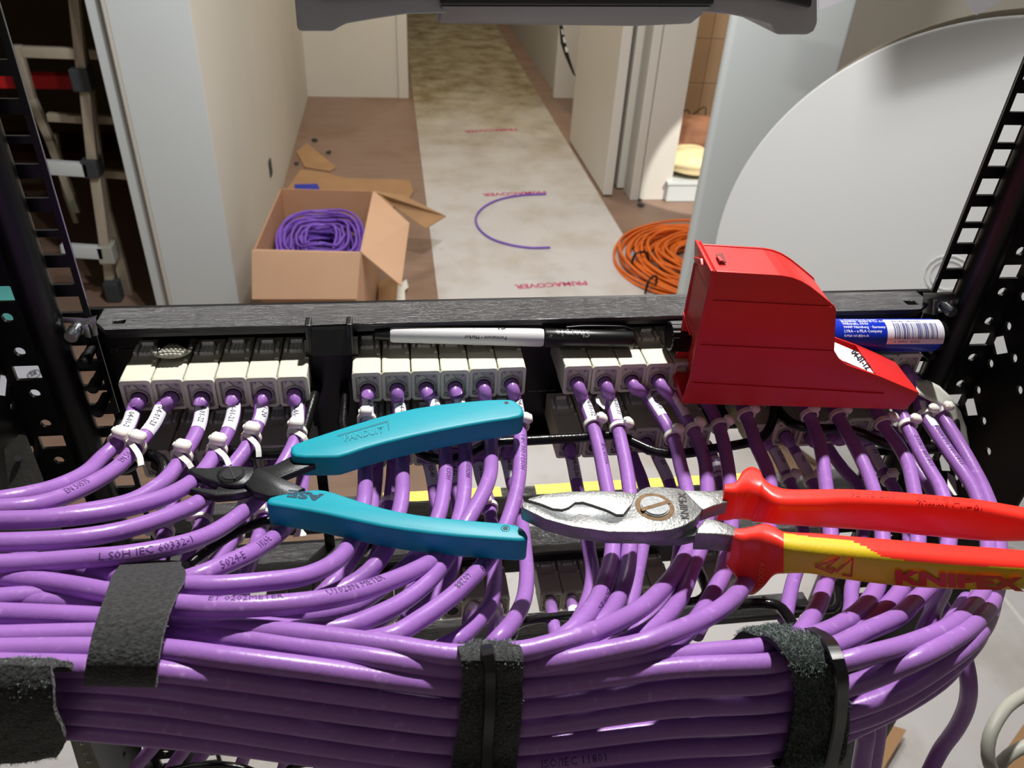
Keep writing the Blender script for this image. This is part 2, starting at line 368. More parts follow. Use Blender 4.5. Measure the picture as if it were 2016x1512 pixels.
# floor protection
fc = empty('floor_protection', (.7, 5, 0)); tag(fc, 'grey white protection board running down the hall, printed with magenta lettering', 'floor covering')
LX, RXX = .172, 1.172
def cov(name, y0, y1, m, z=.004):
    return box(name, (LX, y0, .0005), (RXX+.03*(y0 > 6), y1, z), m, fc)
cov('board', 1.62, 11.5, CVH)
f2 = empty('floor_protection_sheet', (0, .5, 0)); tag(f2, 'pale protection sheet lying on the floor under the rack', 'floor covering')
box('sheet', (-.9, -2.2, .0005), (3.2, 1.60, .0045), CVR, f2)
box('sheet_seam', (1.02, -1.2, .0045), (1.035, 1.3, .0052), PLAST, f2)
box('sheet_seam', (1.62, -1.2, .0045), (1.632, 1.3, .0052), PLAST, f2)
def floor_text(s, pa, pb, m, par, z=.0046, bold=.03, shear=0):
    """text whose first letter is at pixel pa, last at pb, lying on the floor"""
    a = atZ(*pa, z); b = atZ(*pb, z); d = (b-a); L = d.length; d.normalize(); me = text_mesh(s, 1, 0, 'LEFT', 0, 2, shear, bold)
    xs = [v.co.x for v in me.vertices]; w = max(xs)-min(xs); x0 = min(xs); k = L/w; up = Vector((0, 0, 1)).cross(d)
    xf(me, lambda c: a+d*((c.x-x0)*k)+up*(c.y*k)); return link_at(mobj('lettering', me, m), par)
floor_text('PRIMACOVER', (1153, 553), (1012, 561), MAG, fc)
floor_text('PRIMACOVER', (1073, 376), (948, 381), MAG, fc)
floor_text('PRIMACOVER', (1016, 253), (912, 257), MAG, fc)
floor_text('www.primacover.com', (1128, 545), (1024, 547), GREYD, fc, bold=0)
floor_text('www.primacover.com', (1060, 369), (968, 370), GREYD, fc, bold=0)
tri = [atZ(x, y, .0046) for x, y in ((993, 567), (1007, 562), (1003, 569))]
link_at(mobj('lettering', pydata('logo', tri, [(0, 1, 2)]), GREYD), fc)
# purple offcut on the board
pts = [atZ(x, y, .010) for x, y in ((1075, 382), (1030, 384), (985, 392), (952, 408), (937, 428), (943, 450), (968, 470), (1010, 483), (1050, 488), (1083, 487))]
tag(tube('cable_offcut', pts, .0055, PUR2, None, .04), 'short curved purple cable offcut lying on the floor board', 'cable')
# orange coil
oc = empty('cable_coil', (1.45, 3.0, 0)); tag(oc, 'large coil of orange cable lying on the floor left of the white panel', 'cable coil')
random.seed(3)
C0 = Vector((1.462, 3.30, .06))
for k in range(38):
    r0 = .13+.0076*k; pts = []
    ph = random.random()*6; ex = random.uniform(-.012, .012); ey = random.uniform(-.012, .012); zz = .012+random.random()*.06
    for i in range(29):
        a = 2*math.pi*i/28
        rr = r0*(1+.02*math.sin(2*a+ph))
        pts.append(C0+Vector((rr*math.cos(a)*1.0+ex, rr*math.sin(a)*1.05+ey, -.06+zz+.012*math.sin(3*a+ph))))
    tube('cable_turn', pts, .0065, ORG, oc, .04, 8)
for (x, y) in ((1262, 503), (1284, 552)):
    c = atZ(x, y, .085); d = (c-C0); d.z = 0; d.normalize()
    tube('tie_band', [c-d*.045+Vector((0, 0, -.05)), c-d*.03+Vector((0, 0, .01)), c+Vector((0, 0, .018)), c+d*.03+Vector((0, 0, .01)), c+d*.045+Vector((0, 0, -.05))], .006, BLKP, oc, .02, 8)
# ------------------------------------------------------------------ cardboard box with purple coil
def rimpt(px, py, z=.42): return atZ(px, py, z)
cb = empty('cardboard_box', (-.3, 2.9, 0)); tag(cb, 'open brown cardboard box with its flaps down, holding purple cable', 'box')
z1 = .42
FLc = rimpt(499, 492); FRc = rimpt(712, 497); BLc = rimpt(552, 371); BRc = rimpt(737, 376)
def wall_q(name, a, b, mt, t, m2=None):
    d = Vector(t); return quadprism(name, [a, b, Vector((b.x, b.y, .003)), Vector((a.x, a.y, .003))], d, mt, cb)
wall_q('front_wall', FLc, FRc, CARD, (0, .006, 0)); wall_q('back_wall', BLc, BRc, CARD2, (0, -.006, 0))
wall_q('left_wall', FLc, BLc, CARD2, (.006, 0, 0)); wall_q('right_wall', FRc, BRc, CARD, (-.006, 0, 0))
quadprism('bottom', [Vector((p.x, p.y, .004)) for p in (FLc, FRc, BRc, BLc)], (0, 0, .006), CARD2, cb)
# flaps
fd = .17
a = FLc+Vector((-.005, -.004, 0)); b = FRc+Vector((-.004, -.004, 0))
nf = (b-a).cross(Vector((0, -.35, -1))).normalized()
quadprism('flap', [a, b, atP(703, 589, b, nf), atP(496, 589, a, nf)], (0, .005, 0), CARD, cb)
q = FRc+Vector((.1, 0, -.05))
zf = .36
quadprism('flap', [FRc, BRc, atZ(806, 439, .37), atZ(790, 562, .31)], (0, 0, -.005), CARD, cb)
quadprism('flap', [BRc+Vector((-.02, .004, 0)), atZ(742, 375, .40), atZ(783, 410, .3), atZ(838, 449, .2), atZ(878, 425, .2), atZ(790, 383, .33)], (0, 0, -.005), CARD3, cb)
# purple coil inside
pc = empty('cable_coil', ((FLc.x+FRc.x)/2, (FLc.y+BRc.y)/2, .02)); tag(pc, 'tangled coil of purple cable inside the cardboard box', 'cable coil')
Cx = (FLc.x+FRc.x+BLc.x+BRc.x)/4; Cy = (FLc.y+FRc.y+BLc.y+BRc.y)/4
hw = (FRc.x-FLc.x)/2-.02; hd = (BLc.y-FLc.y)/2-.03
random.seed(5)
for k in range(64):
    lay = k/64; fr = random.uniform(.35, 1.08); ph = random.random()*6.3; tl = random.uniform(-.05, .05)
    pts = []
    for i in range(25):
        a = 2*math.pi*i/24*1.0+ph; w = fr*(1+.07*math.sin(2*a+ph*2)); z = .20+.15*lay+tl*.6*math.sin(a)+.012*math.sin(3*a)
        pts.append(Vector((Cx+min(hw, max(-hw, hw*w*math.cos(a)+random.uniform(-.004, .004))), Cy+.0+min(hd, max(-hd, hd*w*math.sin(a)+random.uniform(-.005, .005))), z)))
    tube('cable_turn', pts, .0052, PUR2, pc, .035, 8)
# flat cardboard pieces and debris on the floor
def flat(name, pp, z, mt, label, cat, th=.004):
    o = quadprism(name, [atZ(x, y, z) for x, y in pp], (0, 0, th), mt); tag(o, label, cat); return o
flat('cardboard_sheet', ((566, 372), (592, 335), (640, 340), (680, 352), (806, 355), (814, 378), (800, 400), (740, 420), (640, 400)), .004, CARD3, 'flat piece of brown cardboard on the floor behind the open box', 'cardboard')
flat('cardboard_scrap', ((584, 300), (604, 282), (625, 300), (662, 330), (650, 338), (600, 330)), .003, CARD3, 'small brown cardboard scrap by the left wall', 'cardboard')
flat('blue_strip', ((580, 366), (625, 365), (632, 380), (582, 380)), .004, BLUE, 'blue plastic strip just behind the open box', 'strip', .01)
flat('torn_cardboard', ((745, 560), (765, 547), (792, 562), (799, 598), (745, 599)), .01, CARD3, 'torn piece of cardboard on the floor right of the open box', 'cardboard', .006)
flat('torn_label', ((783, 562), (800, 551), (804, 566), (797, 572), (798, 598), (780, 599)), .02, PLAST, 'white torn paper beside the open box', 'paper', .003)
random.seed(11)
for i, (x, y, r, lb) in enumerate(((584, 321, .016, 'dark dirt clump by the wall'), (647, 299, .018, 'dark dirt clump on the laminate'), (620, 275, .02, 'grey dust clump by the wall corner'), (1262, 403, .02, 'dark clump at the foot of the door frame'), (1260, 393, .012, 'small dark clump against the door frame'))):
    c = atZ(x, y, .01); bm = bmesh.new(); bmesh.ops.create_icosphere(bm, subdivisions=2, radius=r)
    for v in bm.verts: v.co = v.co*random.uniform(.6, 1.3); v.co.z *= .45
    bm.transform(Matrix.Translation(c)); o = mobj('debris', from_bm('debris', bm), GREYK); tag(o, lb, 'debris')
# wall socket hole
o = box('socket_opening', (-.622, 3.98, .72), (-.612, 4.04, .80), GREYK, None, .003); 
pp = atX(531, 330, -.62); o.location = (0, pp.y-4.01, pp.z-.76); tag(o, 'small black socket opening low on the left wall', 'socket')
# plaster bags and bucket in the small room
wb = empty('plastic_crate', (1.75, 4.5, 0)); tag(wb, 'low white crate standing on the floor right of the door frame', 'crate')
c0 = atZ(1310, 398, 0); c1 = atZ(1392, 400, 0)
box('crate_body', (c0.x, c0.y, 0), (c1.x, c0.y+.3, .11), CABI, wb, .008); box('crate_rim', (c0.x-.006, c0.y-.006, .10), (c1.x+.006, c0.y+.306, .118), CABI, wb, .003)
def blob(name, c, sx, sy, sz, m, label, cat, seed):
    random.seed(seed); bm = bmesh.new(); bmesh.ops.create_icosphere(bm, subdivisions=4, radius=1)
    for v in bm.verts:
        n = v.co.copy(); k = 1+.06*math.sin(5*n.x+seed)+.05*math.sin(7*n.y+2*seed)+.04*math.sin(11*n.z)
        sg = lambda a: math.copysign(abs(a)**.75, a)
        v.co = Vector((sg(n.x)*sx*k, sg(n.y)*sy*k, sg(n.z)*sz*k))
    bm.transform(Matrix.Translation(c)); o = mobj(name, from_bm(name, bm), m, None, True); tag(o, label, cat); return o
blob('plaster_bag', Vector((c0.x+.17, c0.y+.16, .19)), .17, .14, .065, BAG, 'folded pale bag lying on the white crate', 'bag', 1)
blob('plaster_bag', Vector((c0.x+.27, c0.y+.62, .16)), .22, .2, .16, mat('red_printed_bag', (206, 150, 120), .8, 0, .35, 7), 'pale bag with red print slumped behind the crate', 'bag', 4)
tw = empty('packing_scrap', (c0.x+.3, c0.y+1, 0)); tag(tw, 'thin dark twigs of packing scrap against the tiled wall', 'scrap')
for i in range(5):
    p0 = Vector((c0.x+.1+.1*i, c0.y+1.0, .02)); tube('twig', [p0, p0+Vector((.06, .05, .1)), p0+Vector((.02*i, .1, .14+.02*i)), p0+Vector((-.08, .12, .08))], .006, DARKW, tw, .03, 6)
# ------------------------------------------------------------------ ladder in the side room
ld = empty('ladder', (-1.25, 3.05, 0)); tag(ld, 'telescopic aluminium ladder standing in the dark side room', 'ladder')
YL = 3.05
def lrail(name, pp, w, Y=YL, m=ALU):
    ps = [atY(x, y, Y) for x, y in pp]
    for a, b in zip(ps, ps[1:]):
        d = (b-a).normalized(); n = Vector((d.z, 0, -d.x))*w/2
        quadprism(name, [a-n, a+n, b+n, b-n], (0, .03, 0), m, ld, .002)
lrail('rail', ((142, -20), (160, 150)), .033); lrail('rail', ((163, 150), (182, 335)), .035); lrail('rail', ((184, 335), (207, 500)), .037)
lrail('rail', ((208, 500), (217, 575)), .034, YL+.035)
lrail('rear_rail', ((168, 165), (190, 335), (205, 420), (232, 510), (262, 625)), .042, YL+.07)
lrail('rung', ((40, 103), (150, 107)), .035); lrail('rung', ((175, 107), (196, 109)), .035, YL+.25); lrail('rung', ((92, 232), (160, 236)), .03, YL+.15); lrail('rung', ((192, 236), (222, 238)), .03, YL+.15)
lrail('rung', ((85, 331), (172, 337)), .05, YL-.02, WALLG); lrail('rung', ((200, 343), (250, 347)), .03, YL+.1); lrail('rung', ((120, 495), (202, 500)), .052, YL-.02, WALLG)
lrail('rear_leg', ((30, 90), (60, 195), (95, 275), (118, 335), (150, 420)), .03, YL+.3); lrail('rear_leg', ((105, 265), (128, 380), (150, 440)), .022, YL+.45)
for (x, y, s) in ((160, 157, .062), (179, 331, .055), (210, 500, .06)):
    c = atY(x, y, YL); box('joint', (c.x-s/2, c.y-.02, c.z-s*.62), (c.x+s/2, c.y+.06, c.z+s*.62), GREYK if y < 400 else GREYC, ld, .005)
c = atZ(217, 592, .03); box('rubber_foot', (c.x-.03, YL, 0), (c.x+.03, YL+.06, .09), GREYK, ld, .008)
rb = box('shelf_beam', (-3.05, 3.5, .93), (-1.42, 3.56, 1.0), mat('red_beam_paint', (196, 30, 34), .5, 0, .03), None, .003)
a = atY(0, 145, 3.5); b = atY(150, 176, 3.5); rb.data.transform(Matrix.Translation(Vector((b.x+1.42, 0, 0)))); 
for v in rb.data.vertices: v.co.z = b.z if v.co.z < .965 else atY(150, 150, 3.5).z
tag(rb, 'bright red horizontal beam crossing behind the ladder', 'beam')
for i, (y0, Yd) in enumerate(((395, 4.4), (300, 4.8))):
    a = atY(90, y0, Yd); o = box('shelf_board', (-3.0, Yd, a.z-.06), (-1.02, Yd+.4, a.z), mat('dark_red_board', (70, 26, 22), .7, 0, .1), None, .004)
    tag(o, ('middle', 'top', 'bottom')[i]+' dark red shelf board in the side room, behind the ladder', 'shelf')
# ------------------------------------------------------------------ big white round panel
ang = math.radians(40)
Cd = Vector((1.505, 1.66, .7))
nrm = Vector((math.sin(ang), math.cos(ang), 0)); ux = Vector((nrm.y, -nrm.x, 0))
bm = bmesh.new(); bmesh.ops.create_cone(bm, cap_ends=True, segments=128, radius1=.7, radius2=.7, depth=.018)
bmesh.ops.bevel(bm, geom=[e for e in bm.edges if abs(e.verts[0].co.z-e.verts[1].co.z) < 1e-6], offset=.003, segments=2, affect='EDGES')
Md = Matrix((( ux.x, 0, -nrm.x, Cd.x+nrm.x*.01), (ux.y, 0, -nrm.y, Cd.y+nrm.y*.01), (0, 1, 0, Cd.z), (0, 0, 0, 1)))
bm.transform(Md)
dk = empty('round_table_top', (Cd.x, Cd.y, 0)); tag(dk, 'large white round table top standing on its edge at the right', 'table top')
dd = link_at(mobj('disc', from_bm('disc', bm), DISC), dk); shade(dd)
link_at(mobj('shadow_strip_disc', (lambda b: (bmesh.ops.create_cone(b, cap_ends=True, segments=96, radius1=.7, radius2=.7, depth=.01), b.transform(Matrix.Translation(nrm*.03+ux*.012+Vector((0, 0, .016))) @ Md), from_bm('band', b))[2])(bmesh.new()), mat('beige_shadow_tone', (150, 140, 122), .7, 0, .02)), dk)  # offset beige disc stands in for the shadow along the table top's rim
for LQ, zt_, lb_ in ((Vector((.27, .80, 2.66)), 2.0, 'unseen black blocker added to shade the round table top from the work lamp'), (Vector((.25, 1.35, 2.75)), 1.92, 'second unseen black blocker added to shade the round table top from the fill light')):
    tp_ = []
    for x, y in ((1722, 40), (1735, 200), (1900, 155), (2080, 95), (2120, -60), (1900, -60)):
        q = atP(x, y, Cd, nrm); t = (zt_-LQ.z)/(q.z-LQ.z); tp_.append(LQ.lerp(q, t))
    tag(quadprism('shade_blocker', tp_, (0, 0, .02), BLK), lb_, 'light blocker')  # unseen slab added between lamp and table top to cast shade on it
for r in (.055, .042):
    pts = [atP(1866, 540, Cd, nrm)+ux*(r*math.cos(t/16*2*math.pi))+Vector((0, 0, r*math.sin(t/16*2*math.pi)))-nrm*.004 for t in range(17)]
    tube('mount_ring', pts, .0018, DISC, dk, .02, 8)
pp = [atY(x, y, .9) for x, y in ((1897, -25), (1905, 8), (1922, 30), (1972, 0), (1975, -25))]
tag(quadprism('paper_sheet', pp, (0, .001, 0), LBL), 'corner of a white sheet hanging over the round table top', 'paper')
pp = [atY(x, y, 1.2) for x, y in ((1612, -20), (1612, 20), (1668, -2), (1680, -20))]
tag(quadprism('paper_sheet', pp, (0, .001, 0), LBL), 'white sheet edge right of the grey equipment case', 'paper')
# ------------------------------------------------------------------ grey equipment case at the top
ec = empty('equipment_case', (.1, .62, 1.6)); tag(ec, 'dark grey plastic equipment case with two drooping arms above the rack', 'case')
YE = .60
def ex(name, pp, Y, d, m, bev=.004): return quadprism(name, [atY(x, y, Y) for x, y in pp], (0, d, 0), m, ec, bev)
ex('arm', ((576, -60), (580, 0), (585, 56), (591, 62), (655, 62), (668, 54), (682, 47), (735, 38), (800, 28), (880, 26), (880, -60)), YE, .08, GREYD)
ex('arm', ((1380, -60), (1380, 24), (1438, 29), (1480, 38), (1518, 50), (1526, 66), (1533, 69), (1590, 69), (1603, 62), (1610, 45), (1610, -60)), YE, .08, GREYD)
for xa in (.5*(atY(620, 0, YE).x+atY(660, 0, YE).x), atY(1560, 0, YE).x): box('hanger', (xa-.006, YE+.03, 1.66), (xa+.006, YE+.045, 3.2), GREYK, ec, .001)
ex('body', ((866, -60), (866, 11), (1408, 12), (1408, -60)), YE-.012, .09, GREYK, .003)
lower = [atY(x, y, YE-.008) for x, y in ((868, 12), (1405, 13))]; l2 = [atY(x, y, YE+.03) for x, y in ((1362, 47), (1250, 52), (950, 48), (862, 46))]
quadprism('underside_panel', lower+l2, (0, .03, 0), mat('underside_lit_tone', (132, 132, 140), .5, 0, .04, 30), ec, .002)  # paler tone paints the light caught by the sloping underside
ex('top_shell', ((640, -60), (620, -3), (690, -3), (868, -16), (868, -60)), YE-.01, .05, GREYK, .003)
ex('top_shell', ((1410, -60), (1410, -16), (1520, 0), (1600, 18), (1606, -60)), YE-.01, .05, GREYK, .003)
# ------------------------------------------------------------------ rack
Z0 = 1.65
YP, YN, YF = .372, .3537, .333
ZT = Z0-.2062
def sq(cx, cy, a, b=None):
    b = b or a; return [(cx-a, cy-b), (cx+a, cy-b), (cx+a, cy+b), (cx-a, cy+b)]
def rsq(cx, cy, a, b, r):
    out = []
    for sx, sy, a0 in ((1, 1, 0), (-1, 1, 90), (-1, -1, 180), (1, -1, 270)):
        for t in (0, 45, 90):
            an = math.radians(a0+t); out.append((cx+sx*(a-r)+r*math.cos(an), cy+sy*(b-r)+r*math.sin(an)))
    return out
EIA = []
z = -.2006; k = 0
while z < .05: EIA.append(z); z += (.0159, .0159, .0127)[k % 3]; k += 1
z = -.2006; k = 0
while z > -.74: z -= (.0127, .0159, .0159)[k % 3]; EIA.append(z); k += 1
def vplate_xz(loops, y, th):   # loops in (x, z)
    me = curve_mesh('plate', loops, th/2); return xf(me, lambda c: Vector((c.x, y+c.z, c.y)))
def vplate_yz(loops, x, th):   # loops in (y, z)
    me = curve_mesh('plate', loops, th/2); return xf(me, lambda c: Vector((x+c.z, c.x, c.y)))
def upright(side, label):
    r = empty('rack_upright', (side*.24+.078, .36, 0)); tag(r, label, 'rack post')
    if side < 0: xi, xo, xb, xB, xC, zB, zC = -.1546, -.1665, -.1735, -.1863, -.197, -.2313, -.235
    else: xi, xo, xb, xB, xC, zB, zC = .3106, .3225, .3295, .343, .353, -.2292, -.2305
    top, bot = Z0+.10, Z0-.76
    xm = (xi-.0087) if side < 0 else (xi+.0087)
    lo, hi = sorted((xi, xb))
    bm = bmesh.new(); hs = sorted(Z0+h for h in EIA if bot+.01 < Z0+h < top-.01)
    bm_box(bm, (lo, YP-.002, bot), (xm-.0058, YP, top)); bm_box(bm, (xm+.0058, YP-.002, bot), (hi, YP, top))
    for a_, b_ in zip([bot-.0048]+hs, hs+[top+.0048]): bm_box(bm, (xm-.0059, YP-.002, a_+.0047), (xm+.0059, YP, b_-.0047))
    link_at(mobj('mounting_flange', from_bm('flange', bm), BLK), r)
    cyl('bright_edge', (xi, YP-.0012, bot), (xi, YP-.0012, top), .0004, ZINC, r, 8)
    # rounded edge bead of bare metal along the flange
    e = [Vector((xi, YP-.001, bot)), Vector((xi, YP-.001, top))]
    bm = bmesh.new(); n = 12
    cyl('rolled_bead', (xb, .3625, bot), (xb, .3625, top), .0085, BLK, r, 32)
    lo, hi = sorted((xb, xC))
    hs = []
    for i in range(-6, 12):
        zc = Z0+zB-.0447*i
        if bot+.03 < zc < top-.03:
            hs.append(rsq(xB, zc, .0062, .0043, .0005)); hs.append(circ(xB, zc+.0126, .0026, 16)); hs.append(circ(xB, zc-.0127, .0026, 16))
    link_at(mobj('perforated_strip', vplate_xz([[(lo, bot), (hi, bot), (hi, top), (lo, top)]]+hs, .357, .002), BLK), r)
    hs = []
    for i in range(-6, 12):
        zc = Z0+zC-.0457*i
        if bot+.03 < zc < top-.03:
            hs.append(circ(.351, zc, .0082, 4, .0068)); hs.append(circ(.351, zc+.0131, .0026, 14)); hs.append(circ(.351, zc-.0130, .0026, 14))
            hs.append(circ(.3372, zc-.0003, .0026, 14)); hs.append(circ(.3242, zc-.0137, .0026, 14))
    link_at(mobj('perforated_side', vplate_yz([[(.290, bot), (.3605, bot), (.3605, top), (.290, top)]]+hs, xC, .002), BLK), r)
    lo, hi = sorted((xi, xC))
    box('lower_post', (lo, YP-.012, 0), (hi, YP, bot), BLK, r); box('base_foot', (lo-.02, YP-.2, 0), (hi+.02, YP+.2, .03), BLK, r, .004)
    return r
upL = upright(-1, 'black perforated rack upright on the left')
upR = upright(1, 'black perforated rack upright on the right')
# slanted grey brace plate on the left side
bp = [atD(x, y, .37) for x, y in ((8, 885), (38, 855), (52, 858), (98, 975), (128, 1060), (60, 1100), (20, 985))]
br = empty('side_brace', (-.21, .3, 1.3)); tag(br, 'grey metal brace plate with oval holes inside the left upright', 'brace')
link_at(quadprism('brace_plate', bp, ray(20, 900).normalized()*.002, mat('olive_grey_steel', (84, 86, 78), .4, .5, .2, 90, .1, 500)), br)
for (x, y) in ((35, 902), (60, 957)):
    c = atD(x, y, .3685); cyl('oval_hole', c, c+ray(x, y).normalized()*.001, .0016, GRV, br, 16)
bp = [atD(x, y, .44) for x, y in ((133, 1440), (168, 1440), (205, 1530), (160, 1530))]
b2 = empty('slotted_strip', (-.2, .3, 1.2)); tag(b2, 'grey slotted metal strip under the lower left of the cable bundle', 'strip')
link_at(quadprism('strip_plate', bp, ray(150, 1480).normalized()*.002, mat('grey_galvanised', (140, 142, 132), .4, .5, .1, 90)), b2)
for (x, y) in ((158, 1462), (165, 1480), (172, 1497)):
    tube('slot_edge', [atD(x-4, y-5, .438), atD(x-2, y+3, .438), atD(x+4, y+5, .438), atD(x+8, y+2, .438)], .0004, ZINC, b2, .002, 6)
# ------------------------------------------------------------------ patch panels
def flange(name, x0, x1, zt, yp, yn, m, par, ch=.0075, holes=(), th=.002):
    lp = [(x0, yp), (x0, yn+ch), (x0+ch*.8, yn), (x1-ch*.8-.004, yn), (x1, yn+ch), (x1, yp)]
    me = curve_mesh(name, [lp]+list(holes), th/2, .0004, 1); xf(me, lambda c: Vector((c.x, c.y, zt-th/2+c.z)))
    o = mobj(name, me, m); link_at(o, par); return o
pn1 = empty('patch_panel', (.078, YP, ZT-.09)); tag(pn1, 'black two-row patch panel at the top, with a brushed upper edge', 'patch panel')
flange('top_flange', -.149, .3035, ZT, YP+.003, YN, BLKB, pn1, holes=[sq(-.1385, .3612, .0034, .0022), sq(.2925, .3612, .0040, .0026)])
box('flange_lip', (-.142, YN, ZT-.0045), (.2935, YN+.0012, ZT-.002), BLKP, pn1)
box('back_plate', (-.158, YP+.003, ZT-.0889), (.314, YP+.006, ZT), BLKP, pn1)
box('bottom_flange', (-.149, YP-.008, ZT-.0889), (.3035, YP+.003, ZT-.0869), BLKP, pn1)
# centre bracket with raised lugs
x0, x1 = -.0462, -.0236
bk = box('centre_bracket', (x0, .349, ZT-.0889), (x1, .3525, ZT-.004), BLKP, pn1, .0008)
for xa in (x0, x1-.0022): box('bracket_lug', (xa-.001, .3485, ZT-.016), (xa+.0022, .3575, ZT+.0028), BLK, pn1, .0009)
quadprism('bracket_hood', [Vector((x0+.001, .3505, ZT-.001)), Vector((x1-.001, .3505, ZT-.001)), Vector((x1-.0025, .3445, ZT-.013)), Vector((x0+.002, .3445, ZT-.013))], (0, .001, .0012), BLK, pn1)
for xa in (x0-.002, x1-.001): box('bracket_side', (xa, .349, ZT-.0889), (xa+.003, YP+.003, ZT-.006), BLKP, pn1)
def wall_text(s, x, y, z, h, m, par, bold=0):
    me = text_mesh(s, h/.7, 0, 'LEFT', 0, 2, 0, bold); xf(me, lambda c: Vector((x+c.x, y, z+c.y))); return link_at(mobj('marking', me, m), par)
MK = mat('faint_panel_marking', (66, 68, 70), .6, 0, 0)
p = atY(216, 695, YP+.0025); wall_text('24', p.x, YP+.0026, p.z, .0034, MK, pn1); box('marking_line', (p.x+.0065, YP+.0022, p.z+.0015), (p.x+.0135, YP+.0028, p.z+.0018), MK, pn1)
p = atY(1040, 775, YP+.0025); wall_text('www.siemon.com', p.x, YP+.0026, p.z+.001, .0016, mat('grey_panel_print', (150, 150, 155), .6, 0, 0), pn1)
# blank bar one unit high with yellow tape
ZB = Z0-.3420
pb = empty('blank_bar', (.078, YP, ZB-.01)); tag(pb, 'black brushed filler bar below the upper panel, with yellow tape on its edge', 'filler bar')
flange('bar_top', -.149, .3035, ZB, YP, .3485, BLKB, pb)
box('bar_face', (-.142, .3485, ZB-.007), (.2935, .3505, ZB-.002), BLKP, pb)
for xa, xb_ in ((-.0905, -.0835), (-.014, .0606), (.083, .2435)):
    tp = empty('yellow_tape', (xa, YP, ZB)); tag(tp, {-.0905: 'tiny piece of yellow tape under the cutter jaws, at the left of the filler bar', -.014: 'yellow tape strip on the filler bar, between the handles of the teal cutters', .083: 'long yellow tape strip on the filler bar, behind the steel cable shears'}[xa], 'tape')
    n = 14; v = []; f = []
    for i in range(n+1):
        x = xa+(xb_-xa)*i/n; j = random.uniform(-.0004, .0004)
        v += [(x, YP-.0078+j, ZB+.0005), (x, YP+.001+j*.5, ZB+.0007)]
    f = [(2*i, 2*i+2, 2*i+3, 2*i+1) for i in range(n)]
    link_at(mobj('tape_strip', pydata('tape', v, f), YTAPE), tp)
# third panel, four units down
ZT3 = ZT-.1778
pn3 = empty('patch_panel', (.078, YP, ZT3-.09)); tag(pn3, 'black patch panel lower in the rack, seen through the hanging cables', 'patch panel')
flange('top_flange', -.149, .3035, ZT3, YP+.003, YN, BLKB, pn3)
box('flange_lip', (-.142, YN, ZT3-.009), (.2935, YN+.002, ZT3-.002), BLKP, pn3)
box('back_plate', (-.158, YP+.003, ZT3-.0415), (.314, YP+.006, ZT3), BLKP, pn3)
pb2 = empty('blank_bar', (.078, YP, ZT3-.08)); tag(pb2, 'lowest brushed filler bar, below the lower patch panel', 'filler bar')
flange('bar_top', -.149, .3035, ZT3-.0845, YP, .353, BLKB, pb2); box('bar_face', (-.142, .353, ZT3-.0905), (.2935, .355, ZT3-.0865), BLKP, pb2)
for i, (xa, xb_) in enumerate(((-.0530, -.0468), (-.0265, -.0215))):
    o = box('support_post', (xa, YP-.002, ZT3-.09), (xb_, YP+.002, ZT-.088), BLKP); tag(o, ('left', 'right')[i]+' black vertical strap joining the upper panel and the filler bar', 'strap')
# cage nuts and screws
def screw(px, py, y, lab, r=.0027, L=.010, m=ZINC):
    c = atY(px, py, y); t = empty('panel_screw', c); tag(t, lab, 'screw')
    d = Vector((0, -1, 0)); cyl('shank', c+Vector((0, .012, 0)), c-Vector((0, L*.5, 0)), r, m, t, 20, None, .0004)
    for i in range(6):
        y0 = c.y-L*.5+.0008+.0013*i
        cyl('thread', (c.x, y0, c.z), (c.x, y0+.0006, c.z), r*1.13, m, t, 20)
    return t
screw(145, 655, .358, 'threaded screw end below the left spring clip', .0028)
screw(168, 708, .358, 'dark screw end, second down on the left mounting flange', .0026, m=BLK)
screw(187, 757, .358, 'screw end, third down on the left mounting flange', .0026, m=TSTEEL)
screw(197, 804, .358, 'screw end, lowest on the left mounting flange', .0026, m=TSTEEL)
screw(1866, 608, .36, 'shiny screw end below the right spring clip', .0028)
screw(1826, 695, .36, 'dark screw end on the right mounting flange by the blue marker', .0024, m=TSTEEL)
def clip(pts, lab, th=.0007, w=.009):
    t = empty('cage_nut_clip', pts[0]); tag(t, lab, 'clip')
    for nm, q, d in pts[1:]: quadprism(nm, q, d, ZINC, t, .0003)
    return t
def pq(y, *a): return [atY(px, py, y) for px, py in a]
clip([atY(150, 630, .36), ('clip_top', pq(.359, (118, 632), (122, 626), (168, 628), (190, 622), (188, 628), (174, 640), (160, 637), (120, 636)), (0, .0012, 0)),
      ('clip_side', pq(.362, (174, 636), (188, 626), (194, 660), (182, 664)), (0, .001, 0)), ('clip_leaf', pq(.360, (160, 640), (172, 640), (180, 666), (167, 664)), (0, .001, 0))],
     'shiny spring clip on the left rack flange beside the panel edge')
clip([atY(1850, 600, .36), ('clip_top', pq(.359, (1819, 578), (1876, 579), (1880, 590), (1860, 596), (1838, 588), (1820, 590)), (0, .0012, 0)),
      ('clip_side', pq(.3600, (1819, 582), (1838, 588), (1836, 620), (1816, 616)), (0, .001, 0)), ('clip_leaf', pq(.3605, (1836, 590), (1852, 592), (1846, 620), (1836, 620)), (0, .001, 0))],
     'shiny spring clip on the right rack flange beside the panel edge')
